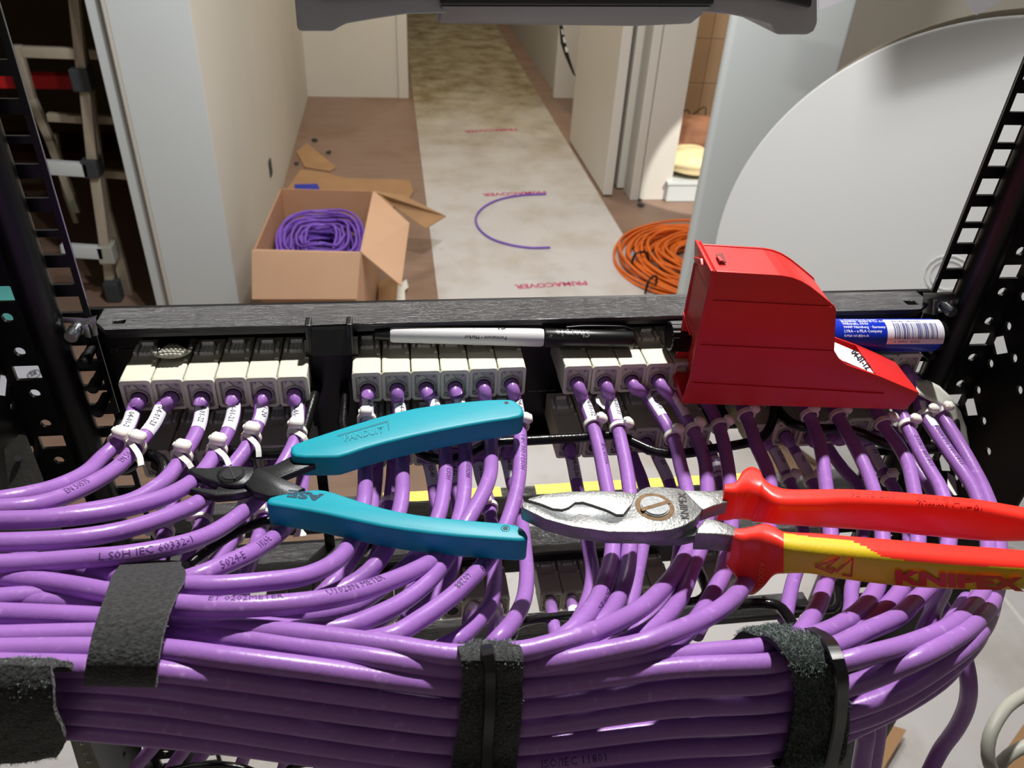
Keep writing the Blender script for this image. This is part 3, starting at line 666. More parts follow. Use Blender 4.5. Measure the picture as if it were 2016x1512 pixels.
# ------------------------------------------------------------------ jack modules
PW = .0149; JH = .0176; ZJ = Z0-.2229
hw_ = PW/2-.00025
GX = (-.1357, -.0248, .0848, .1997)
def jack_protos():
    bm = bmesh.new()
    bm_box(bm, (-hw_, .0016, -JH), (hw_, .017, 0), None, .0008, 2)
    bm_box(bm, (-hw_+.0003, .0165, -JH+.0006), (hw_-.0003, .040, -.0009), None, .0003, 1)
    bm_box(bm, (-hw_+.004, -.0002, -.0009), (hw_-.003, .0030, .00015), None, .0002, 1)
    hous = from_bm('housing', bm); hous.materials.append(CREAM)
    # face rim + plate with recesses, 2D in (x, z) front view
    W2 = hw_; H2 = JH/2
    rim = curve_mesh('rim', [rsq(0, 0, W2, H2, .0016), rsq(.0001, -.0003, W2-.0013, H2-.0016, .0014)], .0009, .0002, 1)
    xf(rim, lambda c: Vector((c.x, .0009+c.z, c.y-H2))); rim.materials.append(CREAM)
    boot = circ(.0002, -.0022, .0050, 28)
    groove = [(-.0006, .0066), (.0004, .0050), (.0018, .0040), (.0047, .0010), (.0057, -.0015), (.0057, -.0052), (.00475, -.0052), (.0048, -.0014), (.0040, .0003), (.0010, .0030), (-.0004, .0048), (-.0016, .0066)]
    g2 = [(-.0052, .0056), (-.0052, .0000), (-.0058, .0000), (-.0058, .0060), (-.0024, .0060), (-.0024, .0056)]
    hl = [circ(-.0036, .0047, .0006, 10), circ(.0040, .0053, .0008, 10), circ(-.0045, -.0065, .0008, 10), circ(.0040, -.0066, .0005, 10)]
    pl = curve_mesh('face', [rsq(0, -.0003, W2-.0013, H2-.0016, .0014), boot, groove, g2]+hl, .0006)
    xf(pl, lambda c: Vector((c.x, .0014+c.z, c.y-H2))); pl.materials.append(FACEM)
    bm = bmesh.new(); bm_box(bm, (-W2+.001, .0030, -JH+.001), (W2-.001, .0036, -.001))
    bk_ = from_bm('back', bm); bk_.materials.append(GRV)
    cb_ = pydata('boot', [], []); bm = bmesh.new()
    bmesh.ops.create_cone(bm, cap_ends=True, segments=24, radius1=.0043, radius2=.0040, depth=.003); bm.transform(Matrix.Translation((.0002, .0022, -H2-.0022)) @ Matrix.Rotation(math.pi/2, 4, 'X'))
    cbm = from_bm('boot', bm); cbm.materials.append(GRV)
    bm = bmesh.new()
    bm_box(bm, (-.0036, .0235, -.0012), (.0036, .0315, .0010), None, .0005, 1)
    bm_box(bm, (-.0030, .0300, .0010), (.0030, .0312, .0034), None, .0003, 1)
    bm_box(bm, (-.0062, .0240, -.0010), (-.0044, .0320, .0014), None, .0004, 1)
    bm_box(bm, (.0044, .0240, -.0010), (.0062, .0320, .0014), None, .0004, 1)
    for i in range(3): bm_box(bm, (-.0026+.002*i, .0232, .0008), (-.0014+.002*i, .0300, .0016), None, .0002, 1)
    lat = from_bm('latch', bm); lat.materials.append(CLR)
    bm = bmesh.new(); bm_box(bm, (hw_-.0024, .0165, -.0012), (hw_-.0002, .0185, .0007), None, .0004, 1)
    tab = from_bm('catch', bm); tab.materials.append(CREAM)
    dot = None
    return [('housing', hous), ('face_rim', rim), ('face_plate', pl), ('recess', bk_), ('cable_boot', cbm), ('clear_latch', lat), ('catch', tab)]
JP = jack_protos()
ORD = ('first', 'second', 'third', 'fourth', 'fifth', 'sixth')
GRP = ('leftmost', 'second', 'third', 'rightmost')
HOLE = {}
def put_jack(row, g, i, dy=0):
    cx = GX[g]+PW*(i+.5); zt = ZJ-(0, .04445, .1778)[row]
    loc = Vector((cx, YF+dy, zt)); t = empty('jack_module', loc)
    rn = ('upper', 'second', 'lowest')[row]
    tag(t, f'cream jack module, {ORD[i]} from the left in the {GRP[g]} block of the {rn} row', 'jack', rn+' row of jack modules')
    for nm, me in JP:
        o = bpy.data.objects.new(nm, me); COL.objects.link(o); o.parent = t
    HOLE[(row, g, i)] = Vector((cx+.0002, YF+dy+.003, zt-JH/2-.0022))
random.seed(2)
for g in range(4):
    for i in range(6):
        put_jack(0, g, i, random.uniform(-.0012, .0008) if g else (.0, .0, -.0012, 0, -.001, -.0012)[i]); put_jack(1, g, i, random.uniform(-.001, .001))
for g, ii in ((0, (3, 4, 5)), (1, range(6)), (2, range(6)), (3, (0, 1))):
    for i in ii: put_jack(2, g, i)
# ------------------------------------------------------------------ lacing rods
def rod(pts, r, lab, o=.0, base=BASE1, m=RODM):
    P = [PD(p[0], p[1], (p[2] if len(p) > 2 else 0)+o, base) for p in pts]
    return tag(tube('lacing_rod', P, r, m, None, .004, 12), lab, 'rod')
rod(((1524, 792, .02), (1540, 818, .014), (1565, 836, .009), (1610, 844, .008), (1660, 845, .008), (1700, 855, .008), (1745, 874, .007), (1800, 884, .006), (1860, 880, .006), (1880, 850, .01), (1875, 815, .02)), .0028, 'black lacing rod in front of the rightmost block of jacks', .002)
rod(((678, 764, .010), (678, 800, .006), (677, 845, .004), (700, 868, .004), (760, 866, .006), (806, 868, .006), (830, 893, .006), (870, 905, .006), (925, 893, .006), (962, 874, .006), (1030, 868, .006), (1140, 862, .006), (1215, 858, .006), (1250, 872, .007), (1290, 889, .007), (1340, 893, .007), (1400, 884, .008), (1470, 872, .01), (1500, 862, .012), (1520, 830, .015), (1526, 795, .02)), .0026, 'long black lacing rod running behind the middle cables')
rod(((625, 758, .008), (618, 782, .004), (608, 815, .002), (598, 850, .002), (588, 878, .003), (560, 891, .005), (500, 893, .007), (440, 888, .01)), .0029, 'black lacing rod left of the centre bracket')
rod(((243, 820, .010), (233, 848, .010), (222, 868, .012), (208, 905, .014), (230, 925, .016), (262, 912, .018)), .0031, 'black padded rod end beside the leftmost cables')
rod(((275, 898, .018), (300, 897, .016), (322, 915, .016), (318, 945, .018), (290, 975, .02)), .0030, 'black curved rod end under the leftmost cable ties')
rod(((300, 1150, .03), (345, 1128, .03), (398, 1092, .028), (432, 1068, .026), (470, 1046, .024), (520, 1026, .022), (560, 1022, .024)), .0022, 'thin black lacing wire under the teal cutters', .0)
rod(((980, 1285, .075), (1006, 1258, .078), (1016, 1232, .08), (1040, 1222, .082), (1140, 1210, .086), (1230, 1200, .088), (1300, 1196, .09)), .0021, 'black lacing wire below the lower jacks, by the middle strap')
rod(((560, 1240, .07), (660, 1210, .07), (760, 1188, .075), (800, 1192, .075), (850, 1180, .08)), .0021, 'black lacing wire below the lower jacks, left of the middle strap')
rod(((1370, 1112, .05), (1384, 1140, .05), (1388, 1168, .05), (1372, 1182, .05), (1340, 1186, .05)), .0018, 'black wire loop behind the cables below the shears')
rod(((1648, 1160, .07), (1650, 1185, .07), (1638, 1200, .07), (1580, 1196, .07), (1530, 1190, .07), (1500, 1180, .07)), .0018, 'black wire loop right of the red collar')
rod(((1455, 1190, .06), (1500, 1188, .06), (1530, 1192, .058), (1550, 1212, .056), (1566, 1240, .055)), .0026, 'dark rod curving behind the right fuzzy strap')
rod(((555, 1530, .12), (585, 1504, .12), (640, 1500, .12), (690, 1490, .12), (760, 1500, .12)), .0022, 'black lacing wire under the bundle at the lower left')
rod(((330, 1520, .12), (400, 1508, .12), (470, 1512, .12), (520, 1530, .12)), .0022, 'black wire at the bottom edge, left of the middle')
# ------------------------------------------------------------------ cables
CR = .0035
def text_on(path, s, l0, size, m, par, rev=False, ang=0.0, r=CR+.00006, mir=False, bold=.0, name='print', vflip=1):
    me = text_mesh(s, size, 0, 'LEFT', size*.16, 1, 0, bold*size)
    sg = -1 if rev else 1
    def fn(c):
        p, t, n, b = path.frame(l0+sg*c.x)
        a = ang-sg*(c.y-size*.34)/r
        return p+(n*math.cos(a)+b*math.sin(a))*r
    xf(me, fn); o = mobj(name, me, m)
    o.parent = par; return o
def sleeve(path, l0, l1, a0, a1, m, par, r=CR+.00012, name='label'):
    n = max(3, int((l1-l0)/.0015)); k = 14; v = []; f = []
    for i in range(n+1):
        p, t, nn, b = path.frame(l0+(l1-l0)*i/n)
        for j in range(k+1):
            a = a0+(a1-a0)*j/k; v.append(p+(nn*math.cos(a)+b*math.sin(a))*r)
    for i in range(n):
        for j in range(k):
            q = i*(k+1)+j; f.append((q, q+1, q+k+2, q+k+1))
    o = mobj(name, pydata(name, v, f), m, None, True); o.parent = par; return o
def tie(path, l, label, ha=-.6, hs=.0055, tail=None, r=CR, w=.0024, cut=.0006):
    p, t, n, b = path.frame(l)
    T = empty('cable_tie', p); tag(T, label, 'cable tie', 'white cable ties on the purple cables')
    k = 26; v = []; f = []
    for i in range(k):
        a = 2*math.pi*i/k; ex = 1+.16*max(0, math.cos(a-ha))
        for rr, dw in ((r*1.05*ex, -w/2), (r*1.05*ex, w/2), (r*1.36*ex, w/2), (r*1.36*ex, -w/2)):
            v.append(p+(n*math.cos(a)+b*math.sin(a))*rr+t*dw)
    for i in range(k):
        for j in range(4):
            f.append((i*4+j, i*4+(j+1) % 4, ((i+1) % k)*4+(j+1) % 4, ((i+1) % k)*4+j))
    o = mobj('strap', pydata('strap', v, f), NYL); shade(o, 50); link_at(o, T)
    d = n*math.cos(ha)+b*math.sin(ha); s_ = t.cross(d)
    c = p+d*(r*1.36+hs*.34)
    M = Matrix(((t.x, s_.x, d.x, c.x), (t.y, s_.y, d.y, c.y), (t.z, s_.z, d.z, c.z), (0, 0, 0, 1)))
    bm = bmesh.new(); bm_box(bm, (-hs*.5, -hs*.54, -hs*.40), (hs*.5, hs*.54, hs*.40), M, hs*.24, 1)
    o = mobj('head', from_bm('head', bm), NYL); shade(o, 50); link_at(o, T)
    q = c+s_*hs*.55
    bm = bmesh.new(); bm_box(bm, (-w*.5, hs*.4, -.0005), (w*.5, hs*.56+cut, .0006), M, .0002, 1); o = mobj('cut_end', from_bm('cut', bm), NYL); link_at(o, T)
    if tail:
        P = [p+(n*math.cos(ha+.9)+b*math.sin(ha+.9))*r*1.3]+[PD(x, y, oo) for x, y, oo in tail]
        pt = Path(P, .002); v = []; f = []
        for i in range(pt.n):
            for u, h in ((-1, 0), (1, 0), (1, .0009), (-1, .0009)): v.append(pt.p[i]+pt.B[i]*u*w*.5+pt.N[i]*h)
        for i in range(pt.n-1):
            for j in range(4): f.append((i*4+j, i*4+(j+1) % 4, i*4+4+(j+1) % 4, i*4+4+j))
        link_at(mobj('tail', pydata('tail', v, f), NYL), T)
    return T
CAB = {}
def cable(key, pts, label, start=None, base=BASE1, r=CR, group=None, o0=0.0, m=None, name='network_cable'):
    P = []
    if start: P += [start, start+Vector((0, -.008, -.0002))]
    for p in pts:
        P.append(PD(p[0], p[1], (p[2] if len(p) > 2 else 0)+o0, base))
    if pts[-1][0] < 0:
        d = (P[-1]-P[-2]).normalized(); P += [P[-1]+d*.07+Vector((-.01, .004, -.004)), P[-1]+d*.14+Vector((-.05, .012, -.03))]
    path = Path(P, .0035); o = mobj(name, tube_me(name, path, r, 14), m or PUR, None, True)
    tag(o, label, 'cable', group); CAB[key] = (path, o); return path, o
H = HOLE
UG = 'purple cables from the upper row of jacks'
# left block (24..19)
cable(24, ((266, 800), (256, 832), (233, 871), (202, 900), (167, 932, -.01), (107, 960, -.02), (48, 975, -.028), (-40, 990, -.03)), 'purple cable labelled 04-01-24, leftmost of all, curving off to the left', H[0, 0, 0], group=UG)
cable(23, ((325, 790), (305, 832), (274, 872), (238, 914, -.002), (190, 947, -.012), (119, 980, -.022), (60, 995, -.028), (-40, 1004, -.03)), 'purple cable labelled 04-01-23, second from the left, printed EN 50575', H[0, 0, 1], group=UG)
cable(22, ((398, 790), (394, 829), (383, 860), (364, 892), (340, 928, -.002), (312, 956, -.008), (262, 985, -.010), (174, 1006, -.018), (69, 1022, -.022), (-40, 1022, -.022)), 'purple cable labelled 04-01-22, third from the left', H[0, 0, 2], group=UG)
cable(21, ((460, 782), (460, 812), (449, 850), (427, 888), (395, 934, -.006), (347, 968, -.016), (290, 990, -.024), (200, 1010, -.030), (100, 1021, -.033), (-40, 1026, -.033)), 'purple cable labelled 04-01-21, fourth from the left', H[0, 0, 3], group=UG)
cable(20, ((512, 782), (514, 812), (503, 845), (484, 884), (460, 915, .0), (430, 952, .0), (392, 988, -.006), (347, 1010, -.016), (243, 1044, -.025), (139, 1061, -.028), (0, 1068, -.03), (-40, 1068, -.03)), 'purple cable labelled 04-01-20, fifth from the left, passing under the cutter jaws', H[0, 0, 4], group=UG)
cable(19, ((584, 790), (588, 838), (580, 871), (566, 900), (543, 938, .002), (515, 975, .002), (479, 1008, -.002), (417, 1050, -.012), (347, 1074, -.02), (243, 1093, -.024), (174, 1099, -.024), (60, 1108, -.022), (-40, 1112, -.022)), 'purple cable labelled 04-01-19, printed LSOH IEC 60332-1', H[0, 0, 5], group=UG)
# second block (18..13)
cable(18, ((721, 780), (722, 820), (721, 880), (719, 925), (719, 960), (712, 1010), (694, 1062), (662, 1104, -.006), (600, 1134, -.012), (521, 1145, -.016), (417, 1153, -.018), (330, 1150, -.017), (230, 1133, -.012), (90, 1108, -.004), (-40, 1092, .002)), 'purple cable labelled 04-01-18, the upper strand entering the left fuzzy strap', H[0, 1, 0], group=UG)
cable(17, ((783, 790), (791, 840), (792, 920), (792, 965), (787, 1003), (764, 1074), (739, 1112, .004), (708, 1140, .010), (660, 1166, .014), (580, 1192, .014), (450, 1200, .012), (330, 1190, .008), (200, 1165, .006), (-40, 1150, .006)), 'purple cable labelled 04-01-17, second in the second block, deep in the curve', H[0, 1, 1], group=UG)
cable(16, ((848, 780), (858, 815), (872, 862), (877, 892), (877, 934), (872, 975), (862, 1020), (838, 1070, .003), (806, 1110, .008), (760, 1150, .014), (700, 1190, .018), (600, 1212, .018), (450, 1212, .016), (300, 1196, .014), (-40, 1172, .012)), 'purple cable, third in the second block, printed 332-1', H[0, 1, 2], group=UG)
cable(15, ((900, 780), (908, 815), (914, 852), (916, 895), (915, 934), (913, 975), (905, 1018), (888, 1060), (860, 1098, -.002), (820, 1122, -.006), (774, 1142, -.010), (699, 1168, -.015), (600, 1186, -.02), (460, 1195, -.022), (340, 1190, -.022), (240, 1172, -.018), (120, 1150, -.014), (-40, 1132, -.012)), 'purple cable, fourth in the second block, the thick lit strand below the teal lower handle', H[0, 1, 3], group=UG)
cable(14, ((956, 790), (963, 840), (967, 877), (967, 902, -.002), (965, 934, -.005), (951, 972, -.008), (925, 1018, -.008), (900, 1062, -.004), (872, 1110, .0), (838, 1150, .002), (788, 1188, .003), (740, 1212, .003), (687, 1232, .003), (600, 1240, .004), (450, 1226, .002), (330, 1210, -.002), (200, 1190, -.004), (-40, 1176, -.004)), 'purple cable, fifth in the second block, crossing in front of its left neighbour', H[0, 1, 4], group=UG)
cable(13, ((1014, 785), (1022, 830), (1024, 882), (1022, 934), (1015, 975), (1001, 1022), (982, 1066), (958, 1104), (922, 1144), (880, 1182, .002), (823, 1222, .006), (774, 1250, .008), (700, 1264, .012), (600, 1262, .014), (450, 1246, .012), (330, 1236, .01), (150, 1224, .008), (-40, 1218, .008)), 'purple cable, last in the second block, printed IEC 332-1 beside the upper teal handle tip', H[0, 1, 5], group=UG)
# third block (12..7)
cable(12, ((1148, 788), (1160, 820), (1172, 855), (1183, 900), (1191, 942), (1202, 1000), (1206, 1060), (1204, 1100), (1184, 1162), (1161, 1204), (1129, 1240), (1094, 1264, .003), (1030, 1290, .010), (900, 1312, .016), (700, 1300, .018), (450, 1272, .016), (300, 1260, .014), (-40, 1240, .014)), 'purple cable labelled 04-01-12, passing beneath the shear jaws', H[0, 2, 0], group=UG)
cable(11, ((1201, 785), (1211, 820), (1221, 862), (1231, 910), (1238, 954), (1243, 1010), (1240, 1070), (1233, 1130), (1218, 1176, .004), (1193, 1216, .006), (1150, 1248, .010), (1080, 1282, .014), (980, 1310, .02), (760, 1310, .022), (450, 1290, .02), (-40, 1262, .018)), 'purple cable labelled 04-01-11, with a loose clear label flap', H[0, 2, 1], group=UG)
cable(10, ((1270, 775), (1294, 810), (1316, 845), (1331, 880), (1340, 917), (1350, 955), (1360, 1010), (1362, 1060), (1350, 1094), (1332, 1124), (1305, 1158, -.002), (1268, 1193, -.005), (1223, 1220, -.008), (1149, 1251, -.010), (1074, 1272, -.008), (1030, 1282, -.006), (905, 1290, -.004), (750, 1268, -.004), (600, 1249, -.004), (450, 1236, -.004), (330, 1228, -.004), (200, 1216, -.004), (-40, 1206, -.004)), 'purple cable labelled 04-01-10, the broad lit curve just above the middle strap', H[0, 2, 2], group=UG)
cable(9, ((1330, 790), (1350, 825), (1368, 856), (1381, 886), (1388, 910), (1392, 954), (1392, 1020), (1378, 1080), (1358, 1130, .004), (1335, 1184, .008), (1298, 1226, .010), (1250, 1256, .012), (1150, 1290, .016), (1000, 1330, .02), (800, 1330, .022), (-40, 1290, .02)), 'purple cable labelled 04-01-9, printed IEC 61156-5', H[0, 2, 3], group=UG)
cable(8, ((1390, 790), (1412, 832), (1424, 870), (1431, 905), (1436, 942), (1440, 1010), (1436, 1070), (1424, 1130, .002), (1402, 1172, .006), (1372, 1220, .010), (1330, 1262, .014), (1240, 1300, .018), (1030, 1350, .024), (700, 1340, .026), (-40, 1310, .024)), 'purple cable below the left corner of the red dispenser', H[0, 2, 4], group=UG)
cable(7, ((1452, 785), (1472, 828), (1490, 879), (1511, 927), (1518, 980), (1512, 1050), (1494, 1110, -.004), (1466, 1150, -.010), (1435, 1186, -.012), (1384, 1219, -.012), (1322, 1246, -.012), (1260, 1268, -.010), (1198, 1281, -.006), (1100, 1300, -.002), (1030, 1316, .002), (905, 1330, .006), (600, 1300, .006), (-40, 1270, .01)), 'purple cable curving down left from behind the red shear collar', H[0, 2, 5], group=UG)
# fourth block (6..1)
cable(6, ((1572, 780), (1597, 828), (1615, 879), (1624, 939), (1632, 1010), (1636, 1080), (1627, 1141), (1618, 1172), (1600, 1212), (1560, 1262, .004), (1480, 1310, .012), (1316, 1350, .02), (1030, 1380, .022), (600, 1340, .022), (-40, 1320, .02)), 'dark purple cable dropping behind the right fuzzy strap', H[0, 3, 0], group=UG)
cable(5, ((1630, 780), (1654, 828), (1678, 870), (1698, 909), (1713, 944), (1732, 1010), (1738, 1080), (1730, 1145), (1702, 1194), (1659, 1227), (1612, 1248), (1560, 1262), (1500, 1275), (1400, 1284), (1316, 1292), (1150, 1305), (1028, 1314), (905, 1318), (750, 1297), (600, 1276), (450, 1256), (347, 1246), (180, 1248), (-40, 1254)), 'purple cable, second in the rightmost block, the upper strand right of the middle strap', H[0, 3, 1], group=UG)
cable(4, ((1712, 785), (1743, 843), (1770, 879), (1788, 915), (1797, 953), (1806, 1010), (1806, 1080), (1788, 1140), (1745, 1196, .003), (1700, 1235, .006), (1640, 1268, .008), (1560, 1292, .01), (1450, 1310, .012), (1316, 1330, .016), (1000, 1360, .02), (600, 1330, .02), (-40, 1300, .018)), 'purple cable, third in the rightmost block', H[0, 3, 2], group=UG)
cable(3, ((1760, 790), (1790, 848), (1811, 891), (1835, 933), (1850, 958), (1868, 1020), (1866, 1080), (1842, 1140, -.002), (1800, 1185, -.004), (1765, 1216, -.005), (1705, 1243, -.005), (1649, 1270, -.004), (1590, 1288, -.002), (1520, 1305, -.002), (1400, 1311, -.003), (1316, 1316, -.003), (1150, 1338, -.003), (1030, 1354, -.003), (905, 1352, -.003), (750, 1334, -.003), (600, 1314, -.003), (450, 1295, -.003), (312, 1279, -.003), (170, 1277, -.003), (-40, 1280, -.003)), 'purple cable, fourth in the rightmost block, the long lit front strand of the bundle', H[0, 3, 3], group=UG)
cable(2, ((1806, 770), (1815, 808), (1838, 846), (1868, 891), (1898, 933), (1918, 965), (1940, 1030), (1946, 1090), (1940, 1150, -.004), (1912, 1198, -.008), (1864, 1238, -.010), (1784, 1270, -.010), (1721, 1287, -.009), (1661, 1303, -.007), (1590, 1325, -.004), (1520, 1345, -.003), (1400, 1352, -.003), (1316, 1357, -.003), (1030, 1394, -.003), (905, 1394, -.003), (750, 1376, -.003), (600, 1356, -.003), (450, 1336, -.003), (312, 1320, -.003), (170, 1312, -.003), (-40, 1308, -.003)), 'purple cable, fifth in the rightmost block, the lit outer curve at the right', H[0, 3, 4], group=UG)
cable(1, ((1812, 762), (1835, 795), (1862, 831), (1892, 879), (1922, 933), (1938, 966), (1960, 1030), (1968, 1100), (1958, 1170, .0), (1925, 1222, -.006), (1872, 1262, -.008), (1800, 1300, -.006), (1700, 1342, -.003), (1600, 1370, 0), (1520, 1384, 0), (1316, 1394, -.003), (1030, 1430, -.003), (905, 1430, -.003), (750, 1412, -.003), (600, 1392, -.003), (450, 1372, -.003), (312, 1352, -.003), (170, 1340, -.003), (-40, 1336, -.003)), 'purple cable labelled 04-01-1, rightmost of the upper row', H[0, 3, 5], group=UG)
# lower lanes of the bundle
LB = 'lower strands of the purple cable bundle'
cable('f', ((1962, 1085, .01), (1950, 1200, .004), (1912, 1262, 0), (1850, 1310, 0), (1770, 1360, 0), (1680, 1395, 0), (1560, 1420, 0), (1316, 1434, -.002), (1030, 1466, -.002), (905, 1466, -.002), (750, 1450, -.002), (600, 1428, -.003), (450, 1406, -.003), (312, 1386, -.003), (104, 1370, -.003), (-40, 1366, -.003)), 'shaded purple strand in the bundle, third from its lower edge', group=LB)
cable('g', ((1955, 1120, .02), (1935, 1230, .012), (1890, 1295, .008), (1820, 1350, .004), (1740, 1398, .002), (1650, 1430, .002), (1520, 1462, .002), (1316, 1474, 0), (1030, 1503, 0), (905, 1502, 0), (750, 1484, 0), (600, 1462, -.002), (450, 1438, -.003), (312, 1420, -.003), (104, 1401, -.003), (-40, 1396, -.003)), 'shaded purple strand in the bundle, second from its lower edge', group=LB)
cable('h', ((1920, 1240, .02), (1860, 1330, .014), (1780, 1385, .008), (1700, 1425, .006), (1600, 1470, .004), (1450, 1500, .002), (1316, 1514, 0), (1030, 1540, 0), (905, 1538, 0), (750, 1506, 0), (600, 1486, -.001), (450, 1465, -.002), (312, 1450, -.003), (104, 1432, -.003), (-40, 1428, -.003)), 'shaded purple strand along the lower edge of the bundle, printed CATEGORY', group=LB)
cable('i', ((1905, 1180, .02), (1840, 1262, .016), (1740, 1320, .012), (1640, 1360, .012), (1500, 1372, .01), (1316, 1378, .008), (1000, 1412, .006), (750, 1394, .006), (450, 1355, .006), (-40, 1326, .006)), 'shaded purple strand inside the bundle, mostly hidden', group=LB)
cable('j', ((1880, 1220, .03), (1800, 1310, .024), (1700, 1370, .02), (1500, 1410, .014), (1316, 1418, .01), (1000, 1450, .008), (750, 1430, .008), (450, 1392, .008), (-40, 1356, .008)), 'deep purple strand inside the bundle near its lower side', group=LB)
# cables leaving the bundle downward at the right and a hanging one
cable('k', ((1700, 1390, .02), (1705, 1440, .015), (1700, 1480, .015), (1690, 1540, .02)), 'purple cable dropping out of the bundle right of the fuzzy strap, near one', group=LB)
cable('l', ((1726, 1380, .03), (1728, 1430, .03), (1722, 1480, .03), (1712, 1540, .035)), 'purple cable dropping out of the bundle right of the fuzzy strap, far one', group=LB)
cable('m', ((1815, 1130, .09), (1870, 1220, .08), (1893, 1275, .075), (1906, 1334, .075), (1904, 1385, .08), (1885, 1430, .085), (1850, 1480, .09), (1820, 1540, .09)), 'single dark purple cable hanging free at the lower right', r=.0037)
# second-row cables
B2 = dict(base=BASE2)
SG = 'purple cables from the second row of jacks'
cable('2a', ((408, 930), (411, 983), (403, 1018), (388, 1055), (372, 1100), (352, 1160), (340, 1230)), 'second-row purple cable left of the cutter jaws', H[1, 0, 2], group=SG, **B2)
cable('2b', ((480, 930), (482, 985), (477, 1025), (462, 1054), (440, 1088), (412, 1122), (380, 1165), (350, 1220)), 'second-row purple cable with a white tie under the cutter joint', H[1, 0, 3], group=SG, **B2)
cable('2c', ((522, 930), (520, 985), (520, 1019), (512, 1048), (500, 1085), (484, 1130), (470, 1200)), 'second-row purple cable with a white tie left of the lower teal handle', H[1, 0, 4], group=SG, **B2)
cable('2d', ((590, 890), (597, 927), (592, 970, -.01), (582, 1010, -.03), (560, 1040, -.05), (530, 1066, -.06), (489, 1091, -.07), (439, 1113, -.075), (389, 1134, -.075), (330, 1150, -.07), (250, 1160, -.06), (100, 1170, -.06), (-40, 1180, -.06)), 'second-row purple cable printed UTP and 1024, running into the left strap', H[1, 0, 5], group=SG, **B2)
cable('2e', ((350, 940), (342, 987), (328, 1030), (318, 1075), (308, 1110), (290, 1180)), 'second-row purple cable leftmost of its row', H[1, 0, 1], group=SG, **B2)
cable('2f', ((742, 905), (741, 944), (736, 985), (722, 1045), (702, 1088), (680, 1120), (650, 1152), (600, 1200, .01)), 'second-row purple cable right of the 04-01-18 cable', H[1, 1, 0], group=SG, **B2)
cable('2g', ((776, 905), (772, 944), (767, 985), (752, 1060), (730, 1120), (690, 1180), (640, 1230)), 'second-row purple cable hidden beside the 04-01-17 cable, with a white tie', H[1, 1, 1], group=SG, **B2)
cable('2h', ((838, 895), (846, 920), (854, 960), (858, 1000), (855, 1060), (830, 1130), (790, 1190), (720, 1240)), 'second-row purple cable labelled 04-02-40', H[1, 1, 2], group=SG, **B2)
cable('2i', ((890, 900), (896, 940), (900, 990), (902, 1050), (890, 1120), (850, 1180, .0), (800, 1220, 0)), 'second-row purple cable between the fourth and third cables of the second block', H[1, 1, 3], group=SG, **B2)
cable('2j', ((940, 895), (945, 930), (958, 975), (965, 1010), (972, 1070), (974, 1110, -.005), (972, 1159, -.015), (960, 1199, -.022), (930, 1234, -.025), (893, 1263, -.03), (840, 1285, -.025), (760, 1295, -.015), (600, 1290, -.02)), 'second-row purple cable curving left above the middle strap', H[1, 1, 4], group=SG, **B2)
cable('2k', ((990, 880), (1000, 915), (1010, 960), (1024, 1010), (1034, 1085, -.005), (1037, 1134, -.012), (1030, 1184, -.022), (1009, 1224, -.03), (982, 1256, -.036), (955, 1282, -.036), (900, 1305, -.03), (800, 1310, -.025)), 'second-row purple cable passing just right of the lower teal handle tip', H[1, 1, 5], group=SG, **B2)
cable('2l', ((1118, 880), (1126, 905), (1132, 935), (1140, 975), (1152, 1040), (1160, 1085), (1166, 1122), (1162, 1165), (1145, 1210), (1110, 1260), (1050, 1310)), 'second-row purple cable labelled 04-02-36', H[1, 2, 0], group=SG, **B2)
cable('2m', ((1238, 880), (1250, 910), (1264, 945), (1276, 1000), (1268, 1060), (1254, 1130), (1240, 1190), (1200, 1250)), 'second-row purple cable behind the shear joint, left', H[1, 2, 2], group=SG, **B2)
cable('2n', ((1285, 880), (1298, 908), (1311, 935), (1322, 965), (1335, 1020), (1338, 1080), (1325, 1140), (1290, 1200), (1240, 1260)), 'second-row purple cable labelled 55, above the shear joint', H[1, 2, 3], group=SG, **B2)
cable('2o', ((1390, 875), (1405, 905), (1416, 940), (1425, 990), (1430, 1060), (1420, 1130), (1400, 1190), (1370, 1250)), 'second-row purple cable with a banded white label, left of the red collar', H[1, 2, 5], group=SG, **B2)
cable('2p', ((1510, 868), (1526, 890), (1541, 921), (1553, 946), (1572, 1000), (1580, 1080), (1560, 1150), (1545, 1220)), 'second-row purple cable labelled 02-30 above the red collar', H[1, 3, 0], group=SG, **B2)
cable('2q', ((1550, 862), (1572, 900), (1594, 939), (1616, 1000), (1630, 1080), (1620, 1160), (1590, 1230)), 'second-row purple cable with a white label, right of the 02-30 one', H[1, 3, 1], group=SG, **B2)
cable('2r', ((1620, 865), (1642, 900), (1666, 930), (1688, 955), (1700, 1030), (1690, 1100), (1676, 1165), (1675, 1195), (1660, 1260)), 'second-row purple cable crossing toward the right above the red handle', H[1, 3, 2], group=SG, **B2)
cable('2s', ((1695, 855), (1713, 885), (1731, 918), (1750, 945), (1780, 1000), (1790, 1080), (1770, 1160), (1730, 1230)), 'second-row purple cable labelled 26', H[1, 3, 3], group=SG, **B2)
cable('2t', ((1760, 850), (1790, 900), (1830, 960), (1856, 1030), (1866, 1100), (1858, 1160, -.02), (1840, 1195, -.03), (1826, 1228, -.04), (1800, 1275, -.04), (1700, 1330, -.03)), 'second-row purple cable ending its curve between the lit outer strands', H[1, 3, 4], group=SG, **B2)
